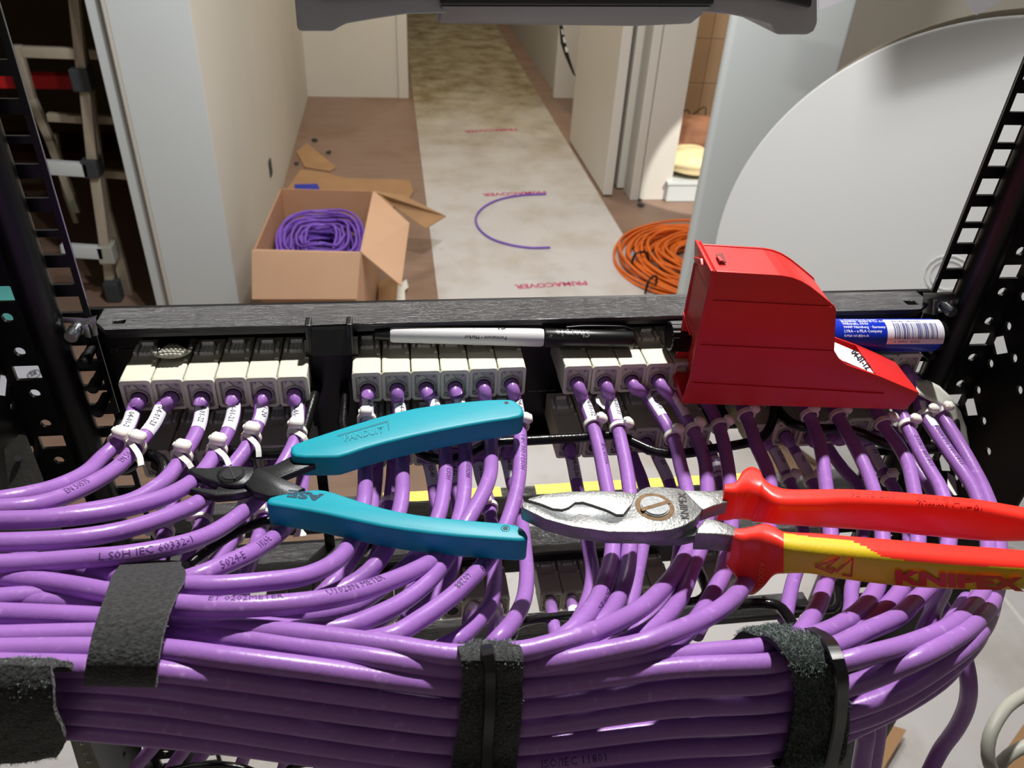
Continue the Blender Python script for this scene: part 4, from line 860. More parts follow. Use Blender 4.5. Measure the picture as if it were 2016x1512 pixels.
# third-row cables
for kx, (g, i, pts, lb) in {'3a': (2, 0, ((1088, 1215, .09), (1092, 1245, .09), (1100, 1290, .09)), 'short dark cable from the lowest row, left of the 04-01-12 cable'),
        '3b': (2, 1, ((1130, 1206, .09), (1136, 1240, .09), (1150, 1290, .09)), 'short dark cable with a white label from the lowest row'),
        '3c': (1, 4, ((924, 1215, .085), (920, 1250, .085), (910, 1300, .085)), 'short dark cable from the lowest row, above the middle strap'),
        '3d': (1, 5, ((976, 1225, .085), (970, 1260, .085), (962, 1300, .085)), 'second short dark cable from the lowest row, above the middle strap')}.items():
    P = [H[2, g, i]]+[PD(x, y, o) for x, y, o in pts]; pth = Path(P, .004); o = mobj('network_cable', tube_me('c', pth, .0032, 12), PUR, None, True); tag(o, lb, 'cable', 'purple cables from the lowest row of jacks'); CAB[kx] = (pth, o)
for i, (xa, xb_, dd) in enumerate(((312, 262, .14), (376, 334, .15), (418, 378, .16), (495, 470, .15), (575, 556, .16), (637, 628, .15))):
    P = [PD(xa+18, 1400, dd), PD(xa, 1455, dd), PD(xb_, 1520, dd+.01), PD(xb_-10, 1570, dd+.02)]
    pth = Path(P, .006); o = mobj('network_cable', tube_me('c', pth, .0035, 12), PUR, None, True)
    tag(o, f'purple cable hanging below the bundle at the lower left, {ORD[i]} from the left', 'cable', 'purple cables hanging below the bundle'); 
# ------------------------------------------------------------------ labels, print and ties
HW = (('04-01-24', 24, (264, 806)), ('04-01-23', 23, (321, 803)), ('04-01-22', 22, (398, 796)), ('04-01-21', 21, (461, 801)), ('04-01-20', 20, (515, 794)), ('04-01-19', 19, (585, 800)),
      ('04-01-18', 18, (722, 786)), ('04-01-17', 17, (785, 786)), ('04-01-16', 16, (852, 788)), ('04-01-15', 15, (901, 784)), ('04-01-14', 14, (954, 782)), ('04-01-13', 13, (1009, 772)),
      ('04-01-12', 12, (1143, 772)), ('04-01-11', 11, (1196, 772)), ('04-01-10', 10, (1268, 770)), ('04-01-9', 9, (1318, 770)), ('04-01-1', 1, (1806, 756)), ('04-01-2', 2, (1812, 795)))
for s, k, px in HW:
    path, o = CAB[k]; l = max(.0162, path.at_px(*px)); L = .0178
    sh_ = {23: .15, 24: .1, 19: -.35, 20: .55, 21: 0, 22: .25, 18: .35}.get(k, .25)
    lb = sleeve(path, l-.0006, l+L, -1.25-sh_, .95-sh_, LBL, o)
    text_on(path, s, l+.0004, .0038, INK, lb, False, -.15-sh_, CR+.0002, bold=.012, name='handwriting')
for s, k, px, b in (('02-40', '2h', (846, 915), 0), ('04-02-36', '2l', (1126, 900), 0), ('55', '2n', (1300, 912), 0), ('02-30', '2p', (1528, 892), 0), ('02-', '2q', (1574, 905), 0), ('26', '2s', (1712, 884), 0), ('04-02', '2i', (893, 915), 0), ('04-02', '2j', (944, 915), 0), ('04-02', '2k', (998, 905), 0), ('46', '2b', (478, 975), 0), ('40', '3b', (1131, 1206), 0)):
    path, o = CAB[k]; l = path.at_px(*px)
    lb = sleeve(path, l-.001, l+.016, -1.3, 1.2, LBL, o); text_on(path, s, l+.002, .0037, INK, lb, False, -.1, CR+.0002, bold=.012, name='handwriting')
for j in range(4):
    path, o = CAB['2o']; l = path.at_px(1408, 905)+.004*j; sleeve(path, l, l+.0028, -1.3, 1.3, LBL, o)
for s, k, px, size, rev, ang in (('EN 50575', 23, (118, 980), .0036, True, -.15), ('EN 50', 23, (232, 920), .0036, True, -.3), ('L.S0H IEC 60332-1', 19, (205, 1098), .0040, True, -.1),
        ('UTP', '2d', (596, 925), .0042, False, .2), ('1024-E', '2d', (498, 1088), .0042, True, -.2), ('5024-E', '2d', (420, 1122), .0042, True, -.2), ('0332-1 LSOH', 16, (877, 905), .0034, False, -.4), ('0288260S0288', 15, (916, 895), .0034, False, -.4),
        ('1 IEC 332-1 LSOH', 13, (1024, 862), .0034, False, -.3), ('50288', 13, (958, 1106), .0042, False, -.2), ('60288', 13, (925, 1140), .0040, False, .4), ('IEC 61156', 12, (1180, 880), .0036, False, -.5), ('LSOH IEC', 12, (1190, 1160), .0040, False, -.7),
        ('IEC 61156-5', 9, (1384, 895), .0040, False, -.4), ('2-118-1 885.811', 3, (1800, 868), .0036, False, .1), ('02028 ETL 101-1815', 2, (1836, 850), .0036, False, .1), ('U1028N METER', 15, (640, 1180), .0038, True, .6),
        ('ET 0202METER', 15, (420, 1192), .0036, True, .85), ('0202ME', 18, (140, 1118), .0036, True, .5), ('4 PAIR CATEGORY 6A', 'h', (1030, 1538), .0042, True, -.2), ('ISO/IEC 11801', 'g', (1060, 1500), .0040, True, -.1), ('528', '2s', (1736, 925), .0036, False, 0)):
    path, o = CAB[k]; text_on(path, s, path.at_px(*px), size, PRT, o, rev, ang)
# loose clear flap at cable 11
pp = [PD(x, y, -.004) for x, y in ((1188, 768), (1172, 782), (1174, 792), (1182, 800), (1190, 806), (1194, 780))]
fl = quadprism('label_flap', pp, (0, -.0002, .0001), CLR); fl.parent = CAB[11][1]
TI = ((24, (231, 872), 'first', -.25, .0064, None), (23, (274, 882), 'second', -.2, .0064, ((276, 900, -.008), (279, 918, -.006))), (22, (360, 898), 'third', -.1, .0066, ((372, 912, -.006), (378, 922, -.004))),
      (21, (430, 886), 'fourth', -.1, .0066, ((444, 900, -.006), (452, 918, -.004))), (20, (490, 868), 'fifth', -.1, .0066, ((508, 880, -.006), (510, 900, -.002))), (19, (590, 852), 'sixth', 0, .0064, ((600, 862, -.006), (604, 874, -.002))))
for k, px, w_, ha, hs, tail in TI: tie(CAB[k][0], CAB[k][0].at_px(*px), f'white cable tie on the {w_} cable from the left, octagonal head up', ha, hs, tail)
for k, px, lab, ha in ((18, (722, 826), 'white cable tie half hidden by the upper teal handle, on the 04-01-18 cable', 0), (17, (791, 868), 'white cable tie behind the upper teal handle, on the 04-01-17 cable', -.9),
        (16, (872, 862), 'white cable tie on the third cable of the second block, in shadow', .1), (15, (914, 856), 'white cable tie on the fourth cable of the second block, in shadow', .1),
        (14, (965, 856), 'white cable tie just below the upper teal handle, fifth cable of the block', -.4), (13, (1022, 842), 'white cable tie at the tip of the upper teal handle', -.5),
        (12, (1174, 836), 'white cable tie on the 04-01-12 cable', -.75), (11, (1224, 842), 'white cable tie on the 04-01-11 cable', -.75), (10, (1330, 858), 'white cable tie on the 04-01-10 cable', -.3), (9, (1368, 846), 'white cable tie on the 04-01-9 cable', -.5),
        (8, (1420, 836), 'shaded white cable tie right of the one on the 04-01-9 cable', -.7), (7, (1474, 820), 'dim white cable tie tucked under the red dispenser, left', -.5), (6, (1597, 822), 'dim white cable tie under the middle of the red dispenser', -.1),
        (5, (1652, 822), 'dim white cable tie under the red dispenser, right of the middle', -.4), (4, (1742, 834), 'bright white cable tie below the right end of the dispenser, left of two', -.55), (3, (1786, 838), 'bright white cable tie below the right end of the dispenser, right of two', -.3),
        (2, (1818, 815), 'white cable tie on the second cable from the right', -.4), (1, (1850, 812), 'white cable tie on the rightmost cable', -.5),
        ('2b', (459, 1052), 'white cable tie on a second-row cable below the cutter joint', .2), ('2c', (520, 1024), 'white cable tie on a second-row cable left of the lower teal handle', .2), ('2a', (402, 1030), 'white cable tie with hanging tail on a second-row cable at the left', .9),
        ('2e', (326, 1050), 'white cable tie on the leftmost second-row cable', 1.0), ('2g', (766, 992), 'white cable tie peeking out above the lower teal handle, left', -.6), ('2j', (962, 1004), 'white cable tie above the lower teal handle, right', .3),
        ('2p', (1554, 944), 'dim white cable tie on the 02-30 cable above the red handle', -.3), ('2q', (1596, 944), 'dim white cable tie right of the 02-30 cable', -.3), ('2s', (1754, 944), 'white cable tie on the cable labelled 26', 0)):
    low = str(k)[0] == '2' and not isinstance(k, int)
    tail = None
    if k == '2a': tail = ((397, 1068, .045), (398, 1098, .04), (399, 1110, .04))
    tie(CAB[k][0], CAB[k][0].at_px(*px), lab, ha, .0055, None)
# hanging cut tails seen below ties
for (a, lab) in ((((397, 1062), (398, 1092), (398, 1112)), 'cut tail of a white cable tie hanging below the cutter jaws'), (((590, 1034), (590, 1048), (590, 1056)), 'cut tail of a white cable tie under the lower teal handle')):
    P = [PD(x, y, 0, BASE2) for x, y in a]; w = .0017
    v = []
    for i, p in enumerate(P): ww = w if i < 2 else w*1.9; v += [p-RX*ww, p+RX*ww]
    me = pydata('tail', v+[p+Vector((0, .0012, 0)) for p in v], [(0, 1, 3, 2), (2, 3, 5, 4), (6, 8, 9, 7), (8, 10, 11, 9), (0, 2, 8, 6), (2, 4, 10, 8), (1, 7, 9, 3), (3, 9, 11, 5), (4, 5, 11, 10), (0, 6, 7, 1)])
    o = mobj('tie_tail', me, NYL); tag(o, lab, 'cable tie')
# ------------------------------------------------------------------ hook and loop straps
def strap(name, rows, label, m, th=.0016, back=.045, fuzz=0, fm=None, seed=1, edge=.0):
    """rows: (xl, yl, ol, xr, yr, orr) down the visible face; closes behind the bundle"""
    e = empty(name, PD(rows[0][0], rows[0][1], rows[0][2])); tag(e, label, 'strap')
    Ls = [PD(r[0], r[1], r[2]) for r in rows]; Rs = [PD(r[3], r[4], r[5]) for r in rows]
    # close behind the bundle
    bk = Vector((0, back, -.002))
    Ls2 = catmull([Ls[0]+Vector((0, .013, -.024))]+[Ls[0]+Vector((0, .007, -.007))]+Ls+[Ls[-1]+bk*.5+Vector((0, 0, -.004)), Ls[-1]+bk*.95+Vector((0, 0, .004))], .004)
    Rs2 = catmull([Rs[0]+Vector((0, .013, -.024))]+[Rs[0]+Vector((0, .007, -.007))]+Rs+[Rs[-1]+bk*.5+Vector((0, 0, -.004)), Rs[-1]+bk*.95+Vector((0, 0, .004))], .004)
    n = 60; K = 10
    def samp(c, t):
        f_ = t*(len(c)-1); i = min(int(f_), len(c)-2); return c[i].lerp(c[i+1], f_-i)
    v = []; f = []
    random.seed(seed); rn = [random.uniform(-1, 1) for _ in range(400)]
    pos = []
    for i in range(n):
        a = samp(Ls2, i/(n)); b = samp(Rs2, i/(n)); row = []
        for j in range(K+1): row.append(a.lerp(b, j/K))
        pos.append(row)
    def nm(i, j):
        i0, i1 = max(i-1, 0), min(i+1, n-1); j0, j1 = max(j-1, 0), min(j+1, K)
        return (pos[i1][j]-pos[i0][j]).cross(pos[i][j1]-pos[i][j0]).normalized()
    sgn = -1 if nm(n//2, K//2).y > 0 else 1
    for i in range(n):
        for j in range(K+1):
            u = j/K; bulge = .0008*math.sin(u*math.pi)+.00022*math.sin(i*.9+j*1.3)+.00015*rn[(i*11+j) % 400]
            v.append(pos[i][j]+nm(i, j)*sgn*bulge)
    N1 = len(v)
    for i in range(n):
        for j in range(K+1): v.append(pos[i][j]-nm(i, j)*sgn*th)
    W_ = K+1
    for i in range(n-1):
        for j in range(K):
            q = i*W_+j; f.append((q, q+1, q+W_+1, q+W_)); f.append((q+N1, q+W_+N1, q+W_+1+N1, q+1+N1))
        f.append((i*W_, (i+1)*W_, (i+1)*W_+N1, i*W_+N1)); f.append((i*W_+K, i*W_+K+N1, (i+1)*W_+K+N1, (i+1)*W_+K))
    f.append(tuple(j for j in range(K))+tuple()) if False else None
    me = pydata('band', v, f); bm = bmesh.new(); bm.from_mesh(me); bmesh.ops.recalc_face_normals(bm, faces=bm.faces); bm.to_mesh(me); bm.free()
    o = mobj('band', me, m, None, True); shade(o, 60); link_at(o, e)
    if fuzz:
        V = []; Fc = []
        for q in range(fuzz):
            i = random.randint(4, n-5); j = random.randint(0, K-1)
            fi, fj = random.random(), random.random()
            a = v[i*W_+j].lerp(v[i*W_+j+1], fj).lerp(v[(i+1)*W_+j].lerp(v[(i+1)*W_+j+1], fj), fi) if i < n-1 else v[i*W_+j]
            nn = nm(i, j)*sgn; d1 = (nn+Vector((random.uniform(-.8, .8), random.uniform(-.8, .8), random.uniform(-.8, .8)))).normalized()
            Lf = random.uniform(.0009, .0022)*(1.0 if fuzz > 3000 else .6); side = d1.cross(Vector((random.uniform(-1, 1), random.uniform(-1, 1), .3))).normalized()*.00010
            mid = a+d1*Lf*.6+side*5; tip = a+d1*Lf*.9+nn.cross(d1)*Lf*.5
            b0 = len(V); V += [a-side, a+side, mid-side, mid+side, tip]
            Fc += [(b0, b0+1, b0+3, b0+2), (b0+2, b0+3, b0+4)]
        fo = mobj('fibres', pydata('fibres', V, Fc), fm or FUZ); tag(fo, None, None, None, 'stuff'); link_at(fo, e)
    return e
def band_tie(name, rows, label, m, par, w, lift=.0012):
    pts = [PD(x, y, o) for x, y, o in rows]; P = Path(pts, .003, RX*1.0); v = []; f = []
    for i in range(P.n):
        t = P.T[i]; s_ = (RX-t*RX.dot(t)).normalized(); nn = s_.cross(t); nn = nn if nn.dot(P.p[i]-EYE) < 0 else -nn
        for u, h in ((-1, 0), (-.8, .0009), (.8, .0009), (1, 0)): v.append(P.p[i]+s_*u*w*.5+nn*h)
    for i in range(P.n-1):
        for j in range(3): f.append((i*4+j, i*4+j+1, i*4+5+j, i*4+4+j))
        f.append((i*4+3, i*4, i*4+4, i*4+7))
    o = mobj(name, pydata(name, v, f), m); shade(o, 30); link_at(o, par); return o
s1 = strap('hook_loop_strap', ((248, 1112, -.012, 352, 1116, -.012), (222, 1140, -.026, 366, 1138, -.026), (208, 1180, -.031, 346, 1180, -.031), (192, 1225, -.027, 330, 1225, -.027), (182, 1262, -.020, 320, 1262, -.020), (174, 1300, -.0145, 314, 1302, -.0145), (168, 1340, -.0105, 308, 1344, -.0105)), 'broad black felt strap around the cable bundle at the left', VEL, fuzz=2600, back=.04, seed=3)
s2 = strap('hook_loop_strap', ((902, 1276, -.012, 1026, 1272, -.012), (908, 1300, -.016, 1030, 1296, -.016), (910, 1350, -.013, 1030, 1345, -.013), (906, 1400, -.013, 1028, 1396, -.013), (900, 1450, -.013, 1024, 1448, -.013), (890, 1500, -.013, 1018, 1500, -.013), (886, 1560, -.012, 1012, 1560, -.012)), 'black felt strap with a shiny tie around the middle of the bundle', VEL, fuzz=2600, back=.04, seed=4)
band_tie('shiny_tie', ((958, 1274, -.016), (961, 1290, -.020), (964, 1310, -.0185), (965, 1350, -.017), (964, 1400, -.017), (960, 1460, -.017), (956, 1540, -.017)), '', BLKP, s2, .0040)
s3 = strap('hook_loop_strap', ((1482, 1250, .0, 1578, 1238, .004), (1512, 1254, -.012, 1612, 1252, -.008), (1536, 1276, -.018, 1642, 1276, -.020), (1556, 1310, -.018, 1660, 1308, -.022), (1564, 1360, -.014, 1670, 1350, -.018), (1562, 1410, -.012, 1672, 1400, -.014), (1552, 1460, -.010, 1670, 1450, -.010), (1535, 1520, -.008, 1655, 1500, -.008)), 'fuzzy black hook strap with a shiny tie around the right end of the bundle', VELH, fuzz=9000, back=.04, seed=6)
band_tie('shiny_tie', ((1594, 1240, -.006), (1622, 1254, -.015), (1642, 1280, -.0255), (1655, 1320, -.026), (1657, 1380, -.022), (1650, 1440, -.018), (1636, 1510, -.014)), '', BLKP, s3, .0046)
s4 = strap('hook_loop_strap', ((-70, 1312, -.020, 100, 1312, -.020), (-70, 1350, -.024, 104, 1350, -.024), (-70, 1400, -.024, 106, 1398, -.024), (-70, 1440, -.022, 122, 1436, -.022), (-70, 1475, -.018, 128, 1462, -.018), (-70, 1505, -.010, 112, 1490, -.010)), 'large black felt strap at the lower left corner', VEL, fuzz=1800, back=.03, seed=8)
# grey cable at the lower right corner
P = [atD(x, y, d) for x, y, d in ((2060, 1345, .62), (2016, 1368, .6), (1975, 1400, .58), (1948, 1450, .57), (1945, 1490, .57), (1962, 1535, .58))]
tag(tube('power_cable', P, .0047, GREYC, None, .006, 14), 'thick grey cable curving down at the lower right corner', 'cable')
P = [atD(x, y, d) for x, y, d in ((2060, 1458, .60), (2016, 1470, .6), (1985, 1488, .6), (1965, 1510, .6), (1950, 1540, .6))]
tag(tube('power_cable', P, .0047, GREYC, None, .006, 14), 'second grey cable cutting the lower right corner', 'cable')
flat('cardboard_corner', ((1734, 1440), (1745, 1430), (1782, 1442), (1740, 1512), (1728, 1530)), .03, CARD3, 'brown cardboard corner on the floor below the bundle at the right', 'cardboard', .01)
flat('cardboard_corner', ((2030, 1410), (2016, 1425), (1955, 1512), (1950, 1540), (2060, 1540)), .03, CARD3, 'large brown cardboard piece in the lower right corner', 'cardboard', .01)
# ------------------------------------------------------------------ tools
def prism_px(name, pts, zt, th, m, par, bevel=0.0, seg=3):
    P = [atZ(x, y, zt) for x, y in pts]
    bm = bmesh.new(); a = [bm.verts.new(p) for p in P]; b = [bm.verts.new(p-Vector((0, 0, th))) for p in P]; n = len(P)
    bm.faces.new(a); bm.faces.new(b[::-1])
    for i in range(n): bm.faces.new((a[i], b[i], b[(i+1) % n], a[(i+1) % n]))
    bmesh.ops.recalc_face_normals(bm, faces=bm.faces)
    if bevel:
        es = [e for e in bm.edges if abs(e.verts[0].co.z-e.verts[1].co.z) < 1e-6]
        bmesh.ops.bevel(bm, geom=es, offset=bevel, segments=seg, affect='EDGES', profile=.5, clamp_overlap=True)
    o = mobj(name, from_bm(name, bm), m); shade(o, 50); link_at(o, par); return o
def smooth_px(pts, it=2, closed=True):
    for _ in range(it):
        q = []
        for i in range(len(pts)):
            a, b = pts[i], pts[(i+1) % len(pts)]
            q += [(a[0]*.75+b[0]*.25, a[1]*.75+b[1]*.25), (a[0]*.25+b[0]*.75, a[1]*.25+b[1]*.75)]
        pts = q
    return pts
def px_text(s, pa, pb, up, p0, n, m, par, name='lettering', bold=0, cap=.7):
    me = text_mesh(s, 1, 0, 'LEFT', 0, 3, 0, bold); xs = [v.co.x for v in me.vertices]; x0, w = min(xs), max(xs)-min(xs)
    def fn(c):
        u = (c.x-x0)/w; v = c.y/cap
        return atP(pa[0]+(pb[0]-pa[0])*u+up[0]*v, pa[1]+(pb[1]-pa[1])*u+up[1]*v, p0, n)
    xf(me, fn); o = mobj(name, me, m); link_at(o, par); return o
UPV = Vector((0, 0, 1))
ct = empty('side_cutters', atZ(470, 940, 1.412)); tag(ct, 'teal-handled side cutters with black steel jaws lying open on the cables', 'cutters')
ZC = Z0-.2240
up_ = [(571, 886), (573, 876), (590, 868), (672, 841), (761, 814), (840, 797), (947, 786), (1001, 784), (1016, 788), (1030, 802), (1032, 813), (1020, 821), (947, 831), (840, 851), (733, 876), (672, 897), (655, 899), (583, 899), (573, 893)]
lo_ = [(525, 992), (524, 984), (533, 975), (590, 965), (624, 961), (648, 964), (697, 981), (769, 1002), (840, 1014), (947, 1024), (1013, 1029), (1034, 1041), (1041, 1056), (1033, 1064), (983, 1061), (876, 1053), (769, 1039), (697, 1024), (626, 1008), (554, 996)]
gu = prism_px('handle_grip', smooth_px(up_, 1), ZC, .0118, TEAL, ct, .0016)
gl_ = prism_px('handle_grip', smooth_px(lo_, 1), ZC, .0125, TEAL, ct, .0016)
ZM = ZC-.004
prism_px('steel_arm', [(500, 922), (540, 914), (572, 898), (600, 892), (640, 899), (633, 908), (541, 944), (520, 950)], ZM, .0035, TSTEEL, ct, .0004, 1)
prism_px('steel_arm', [(478, 950), (489, 932), (506, 921), (522, 926), (600, 960), (570, 975), (530, 976), (500, 968)], ZM+.0010, .0045, TSTEEL, ct, .0004, 1)
prism_px('upper_jaw', [(366, 923), (382, 919), (410, 920), (440, 916), (478, 917), (500, 919), (500, 930), (480, 950), (440, 955), (420, 948), (398, 940), (378, 931)], ZM+.0006, .0048, TSTEEL, ct, .0010, 2)
prism_px('lower_jaw', [(353, 956), (372, 957), (400, 960), (424, 963), (430, 955), (470, 955), (494, 960), (492, 966), (462, 973), (425, 976), (395, 969), (370, 962)], ZM-.0008, .0042, TSTEEL, ct, .0009, 2)
prism_px('joint_plate', smooth_px([(424, 930), (440, 918), (470, 918), (505, 921), (487, 952), (460, 956), (432, 950)], 1), ZM+.0012, .005, TSTEEL, ct, .0005, 1)
c = atZ(456, 931, ZM+.0022); cyl('pivot_screw', c-UPV*.003, c, .0044, TSTEEL, ct, 32, None, .0004)
cyl('washer', c-UPV*.003, c-UPV*.0006, .0054, BLK, ct, 32, None, .0003)
prism_px('screw_slot', [(450, 920), (453, 919), (464, 942), (461, 943)], ZM+.00245, .0008, GRV, ct)
TD = mat('relief_shade_teal', (0, 112, 130), .6, 0, 0); TL = mat('relief_light_teal', (30, 168, 186), .5, 0, 0)  # darker and lighter teal paint the shade and light of the lettering relief
pC = Vector((0, 0, ZC+.00012))
px_text('PANDUIT', (680, 869), (756, 851), (-2, -12), pC, UPV, TD, ct, 'lettering', .02).parent = gu
px_text('PANDUIT', (679, 867.5), (755, 849.5), (-2, -12), pC+UPV*.0001, UPV, TL, ct, 'lettering', -.01).parent = gu
prism_px('engraved_line', [(664, 857), (764, 827), (767, 846), (765, 847), (762, 831), (665, 859)], ZC+.00015, .0003, TD, ct)
px_text('ASE', (638, 973.5), (568, 964.5), (-4, 13), pC, UPV, mat('marker_ink', (22, 62, 82), .7, 0, 0), ct, 'lettering', .05).parent = gl_
for (x, y) in ((997, 793), (995, 1040)):
    c = atZ(x, y, ZC); cyl('hanging_hole', c-UPV*.001, c+UPV*.00012, .0010, GRV, ct, 16)
c = atZ(995, 1040, ZC); tube('hole_rim', [c+Vector((.0017*math.cos(t*.5236), .0017*math.sin(t*.5236), 0)) for t in range(13)], .00022, TEAL, ct, .0006, 6)
for o in list(gu.children)+list(gl_.children): o.matrix_parent_inverse = Matrix.Identity(4)
# ---- cable shears
sh = empty('cable_shears', atZ(1289, 998, 1.42)); tag(sh, 'steel cable shears with red and yellow insulated handles, lying on the cables', 'shears')
ZK = Z0-.2140
prism_px('rear_jaw', [(1038, 984), (1042, 980), (1074, 972), (1124, 967), (1174, 966), (1223, 967), (1262, 972), (1262, 985), (1246, 990), (1228, 1013), (1214, 1013), (1196, 1004), (1164, 993), (1148, 988), (1133, 989), (1120, 999), (1107, 1003), (1088, 1001), (1060, 990)], ZK-.0004, .0058, STEEL, sh, .0004, 2)
fj = [(1027, 993), (1030, 986), (1040, 989), (1063, 1001), (1096, 1019), (1112, 1023), (1124, 1019), (1139, 1011), (1151, 1012), (1175, 1020), (1200, 1028), (1216, 1028), (1228, 1020), (1240, 999), (1251, 972), (1262, 963), (1275, 958), (1300, 958), (1338, 961), (1347, 965), (1383, 1001), (1380, 1010), (1367, 1024), (1345, 1036), (1322, 1043), (1273, 1048), (1198, 1047), (1124, 1036), (1074, 1022), (1045, 1008), (1029, 1000)]
prism_px('front_jaw', fj, ZK, .0064, STEEL, sh, .0004, 2)
prism_px('blade_recess', [(1040, 988), (1080, 984), (1130, 978), (1262, 975), (1262, 1020), (1228, 1030), (1150, 1024), (1096, 1028), (1060, 1010)], ZK-.0014, .0042, STEELD, sh, .0003, 1)
prism_px('rear_shank', [(1340, 964), (1400, 966), (1432, 963), (1434, 988), (1405, 996), (1384, 1004)], ZK-.001, .0066, STEEL, sh, .0005, 2)
prism_px('front_shank', [(1372, 1040), (1389, 1020), (1402, 1021), (1450, 1036), (1453, 1056), (1410, 1051), (1372, 1050)], ZK-.0002, .0092, STEEL, sh, .0006, 2)
prism_px('shank_web', [(1255, 1050), (1300, 1046), (1372, 1034), (1378, 1052), (1340, 1060), (1280, 1058)], ZK-.0062, .0045, STEELD, sh, .0006, 2)
c = atZ(1289, 998, ZK); e1 = (atZ(1327, 998, ZK)-c).length
cyl('pivot_ring', c-UPV*.003, c+UPV*.0001, e1, RUST, sh, 48)
cyl('pivot_screw', c-UPV*.002, c+UPV*.0010, e1*.74, STEELD, sh, 48, None, .0005)
prism_px('screw_slot', [(1261, 1000), (1316, 984), (1319, 990), (1265, 1006)], ZK+.0011, .0005, RUST, sh)
px_text('KNIPEX', (1357, 1021), (1350, 970), (-16, -1), Vector((0, 0, ZK+.0003)), UPV, GRV, sh, 'lettering', .005)
ZH = Z0-.2105
def loft(name, st, zt, par, rules, ring=88, sub=14):
    """stations (x, far, near, bottom) in picture coordinates -> closed rounded grip"""
    ss = []
    V4 = [Vector((a[0], a[1], a[2])) for a in st]
    n = len(st); xs = [s[0] for s in st]
    dense = []
    for i in range(n-1):
        for k in range(sub): dense.append((i, k/sub))
    dense.append((n-2, 1.0))
    def cr(j, i, t):
        p = [st[max(0, min(n-1, i+q))][j] for q in (-1, 0, 1, 2)]
        return .5*((2*p[1])+(-p[0]+p[2])*t+(2*p[0]-5*p[1]+4*p[2]-p[3])*t*t+(-p[0]+3*p[1]-3*p[2]+p[3])*t**3)
    v = []; f = []; cen = []
    for i, t in dense:
        x, yf, yn, yb = [cr(j, i, t) for j in range(4)]
        A = atZ(x, yf, zt); B = atZ(x, yn, zt); zb = atY(x, yb, B.y).z
        hv = (zt-zb)/2; C = (A+B)/2-UPV*hv; half = (A-B)/2
        cen.append(C)
        for k in range(ring):
            a = 2*math.pi*k/ring; ca, sa = math.cos(a), math.sin(a); e = .62
            v.append(C+half*math.copysign(abs(ca)**e, ca)+UPV*hv*math.copysign(abs(sa)**e, sa))
    m_ = len(dense)
    for i in range(m_-1):
        for k in range(ring):
            a = i*ring+k; b = i*ring+(k+1) % ring; f.append((a, b, b+ring, a+ring))
    parts = {}
    for fc in f:
        cc = sum((v[q] for q in fc), Vector())/4; px = proj(cc); key = rules(px, cc)
        parts.setdefault(key, []).append(fc)
    key0 = list(parts)[0]
    parts[key0].append(tuple(range(ring))[::-1]); parts[list(parts)[-1]].append(tuple((m_-1)*ring+k for k in range(ring)))
    res = []
    for (nm, mt), fl in parts.items():
        used = sorted({q for fc in fl for q in fc}); ix = {q: i for i, q in enumerate(used)}
        me = pydata(nm, [v[q] for q in used], [tuple(ix[q] for q in fc) for fc in fl]); bm = bmesh.new(); bm.from_mesh(me); bmesh.ops.recalc_face_normals(bm, faces=bm.faces); bm.to_mesh(me); bm.free()
        o = mobj(nm, me, mt, None, True); shade(o, 55); link_at(o, par); res.append(o)
    return res
USt = [(1427, 947, 968, 1030), (1450, 941, 969, 1031), (1464, 917, 966, 1032), (1479, 907, 963, 1034), (1496, 913, 966, 1035), (1505, 932, 972, 1036), (1524, 947, 984, 1037), (1553, 955, 990, 1040), (1620, 955, 990, 1044), (1675, 955, 988, 1047), (1760, 960, 991, 1052), (1828, 966, 995, 1058), (1920, 975, 1003, 1066), (1981, 985, 1013, 1070), (2040, 996, 1024, 1070), (2120, 1014, 1036, 1062), (2150, 1024, 1040, 1056)]
def ur(px, c):
    b = interp([(1496, 900), (1500, 922), (1512, 945), (1553, 958), (1620, 961), (1672, 956), (1680, 900)], px[0])
    return ('yellow_inlay', YELG) if 1500 < px[0] < 1676 and px[1] < b and c.z > ZH-.006 else ('handle_grip', REDG)
loft('upper', USt, ZH, sh, ur)
LSt = [(1447, 1034, 1058, 1118), (1465, 1031, 1063, 1136), (1483, 1026, 1062, 1152), (1500, 1019, 1063, 1174), (1510, 1018, 1065, 1181), (1522, 1022, 1068, 1180), (1534, 1031, 1072, 1164), (1545, 1037, 1076, 1141), (1565, 1039, 1080, 1137), (1614, 1041, 1085, 1137), (1675, 1046, 1091, 1147), (1767, 1053, 1099, 1158), (1828, 1059, 1104, 1163), (1889, 1064, 1109, 1166), (1960, 1069, 1114, 1168), (2040, 1077, 1119, 1166), (2120, 1089, 1124, 1154), (2150, 1096, 1126, 1146)]
def lr(px, c):
    b = interp([(1544, 1049), (1600, 1057), (1675, 1063), (1706, 1077), (1736, 1096), (1800, 1106), (1858, 1111), (2016, 1119), (2150, 1124)], px[0])
    return ('yellow_inlay', YELG) if px[0] > 1543 and px[1] > b and c.z < ZH-.0004 or (px[0] > 1543 and c.y < atZ(px[0], b, ZH).y) else ('handle_grip', REDG)
loft('lower', LSt, ZH, sh, lr)
pH = Vector((0, 0, ZH+.00008)); RI = mat('embossed_red', (188, 34, 28), .4, 0, 0); RP = mat('red_print', (196, 48, 24), .5, 0, 0); ORP = mat('orange_emboss', (238, 108, 60), .4, 0, 0)
px_text('95 16 200', (1674, 977), (1764, 980), (0, -10), pH, UPV, RI, sh)
px_text('70mm² Cu+Al', (1804, 991), (1934, 1001), (0, -8), pH, UPV, RI, sh)
px_text('Cable Ø 20mm', (1806, 981), (1920, 990), (0, -6), pH, UPV, RI, sh)
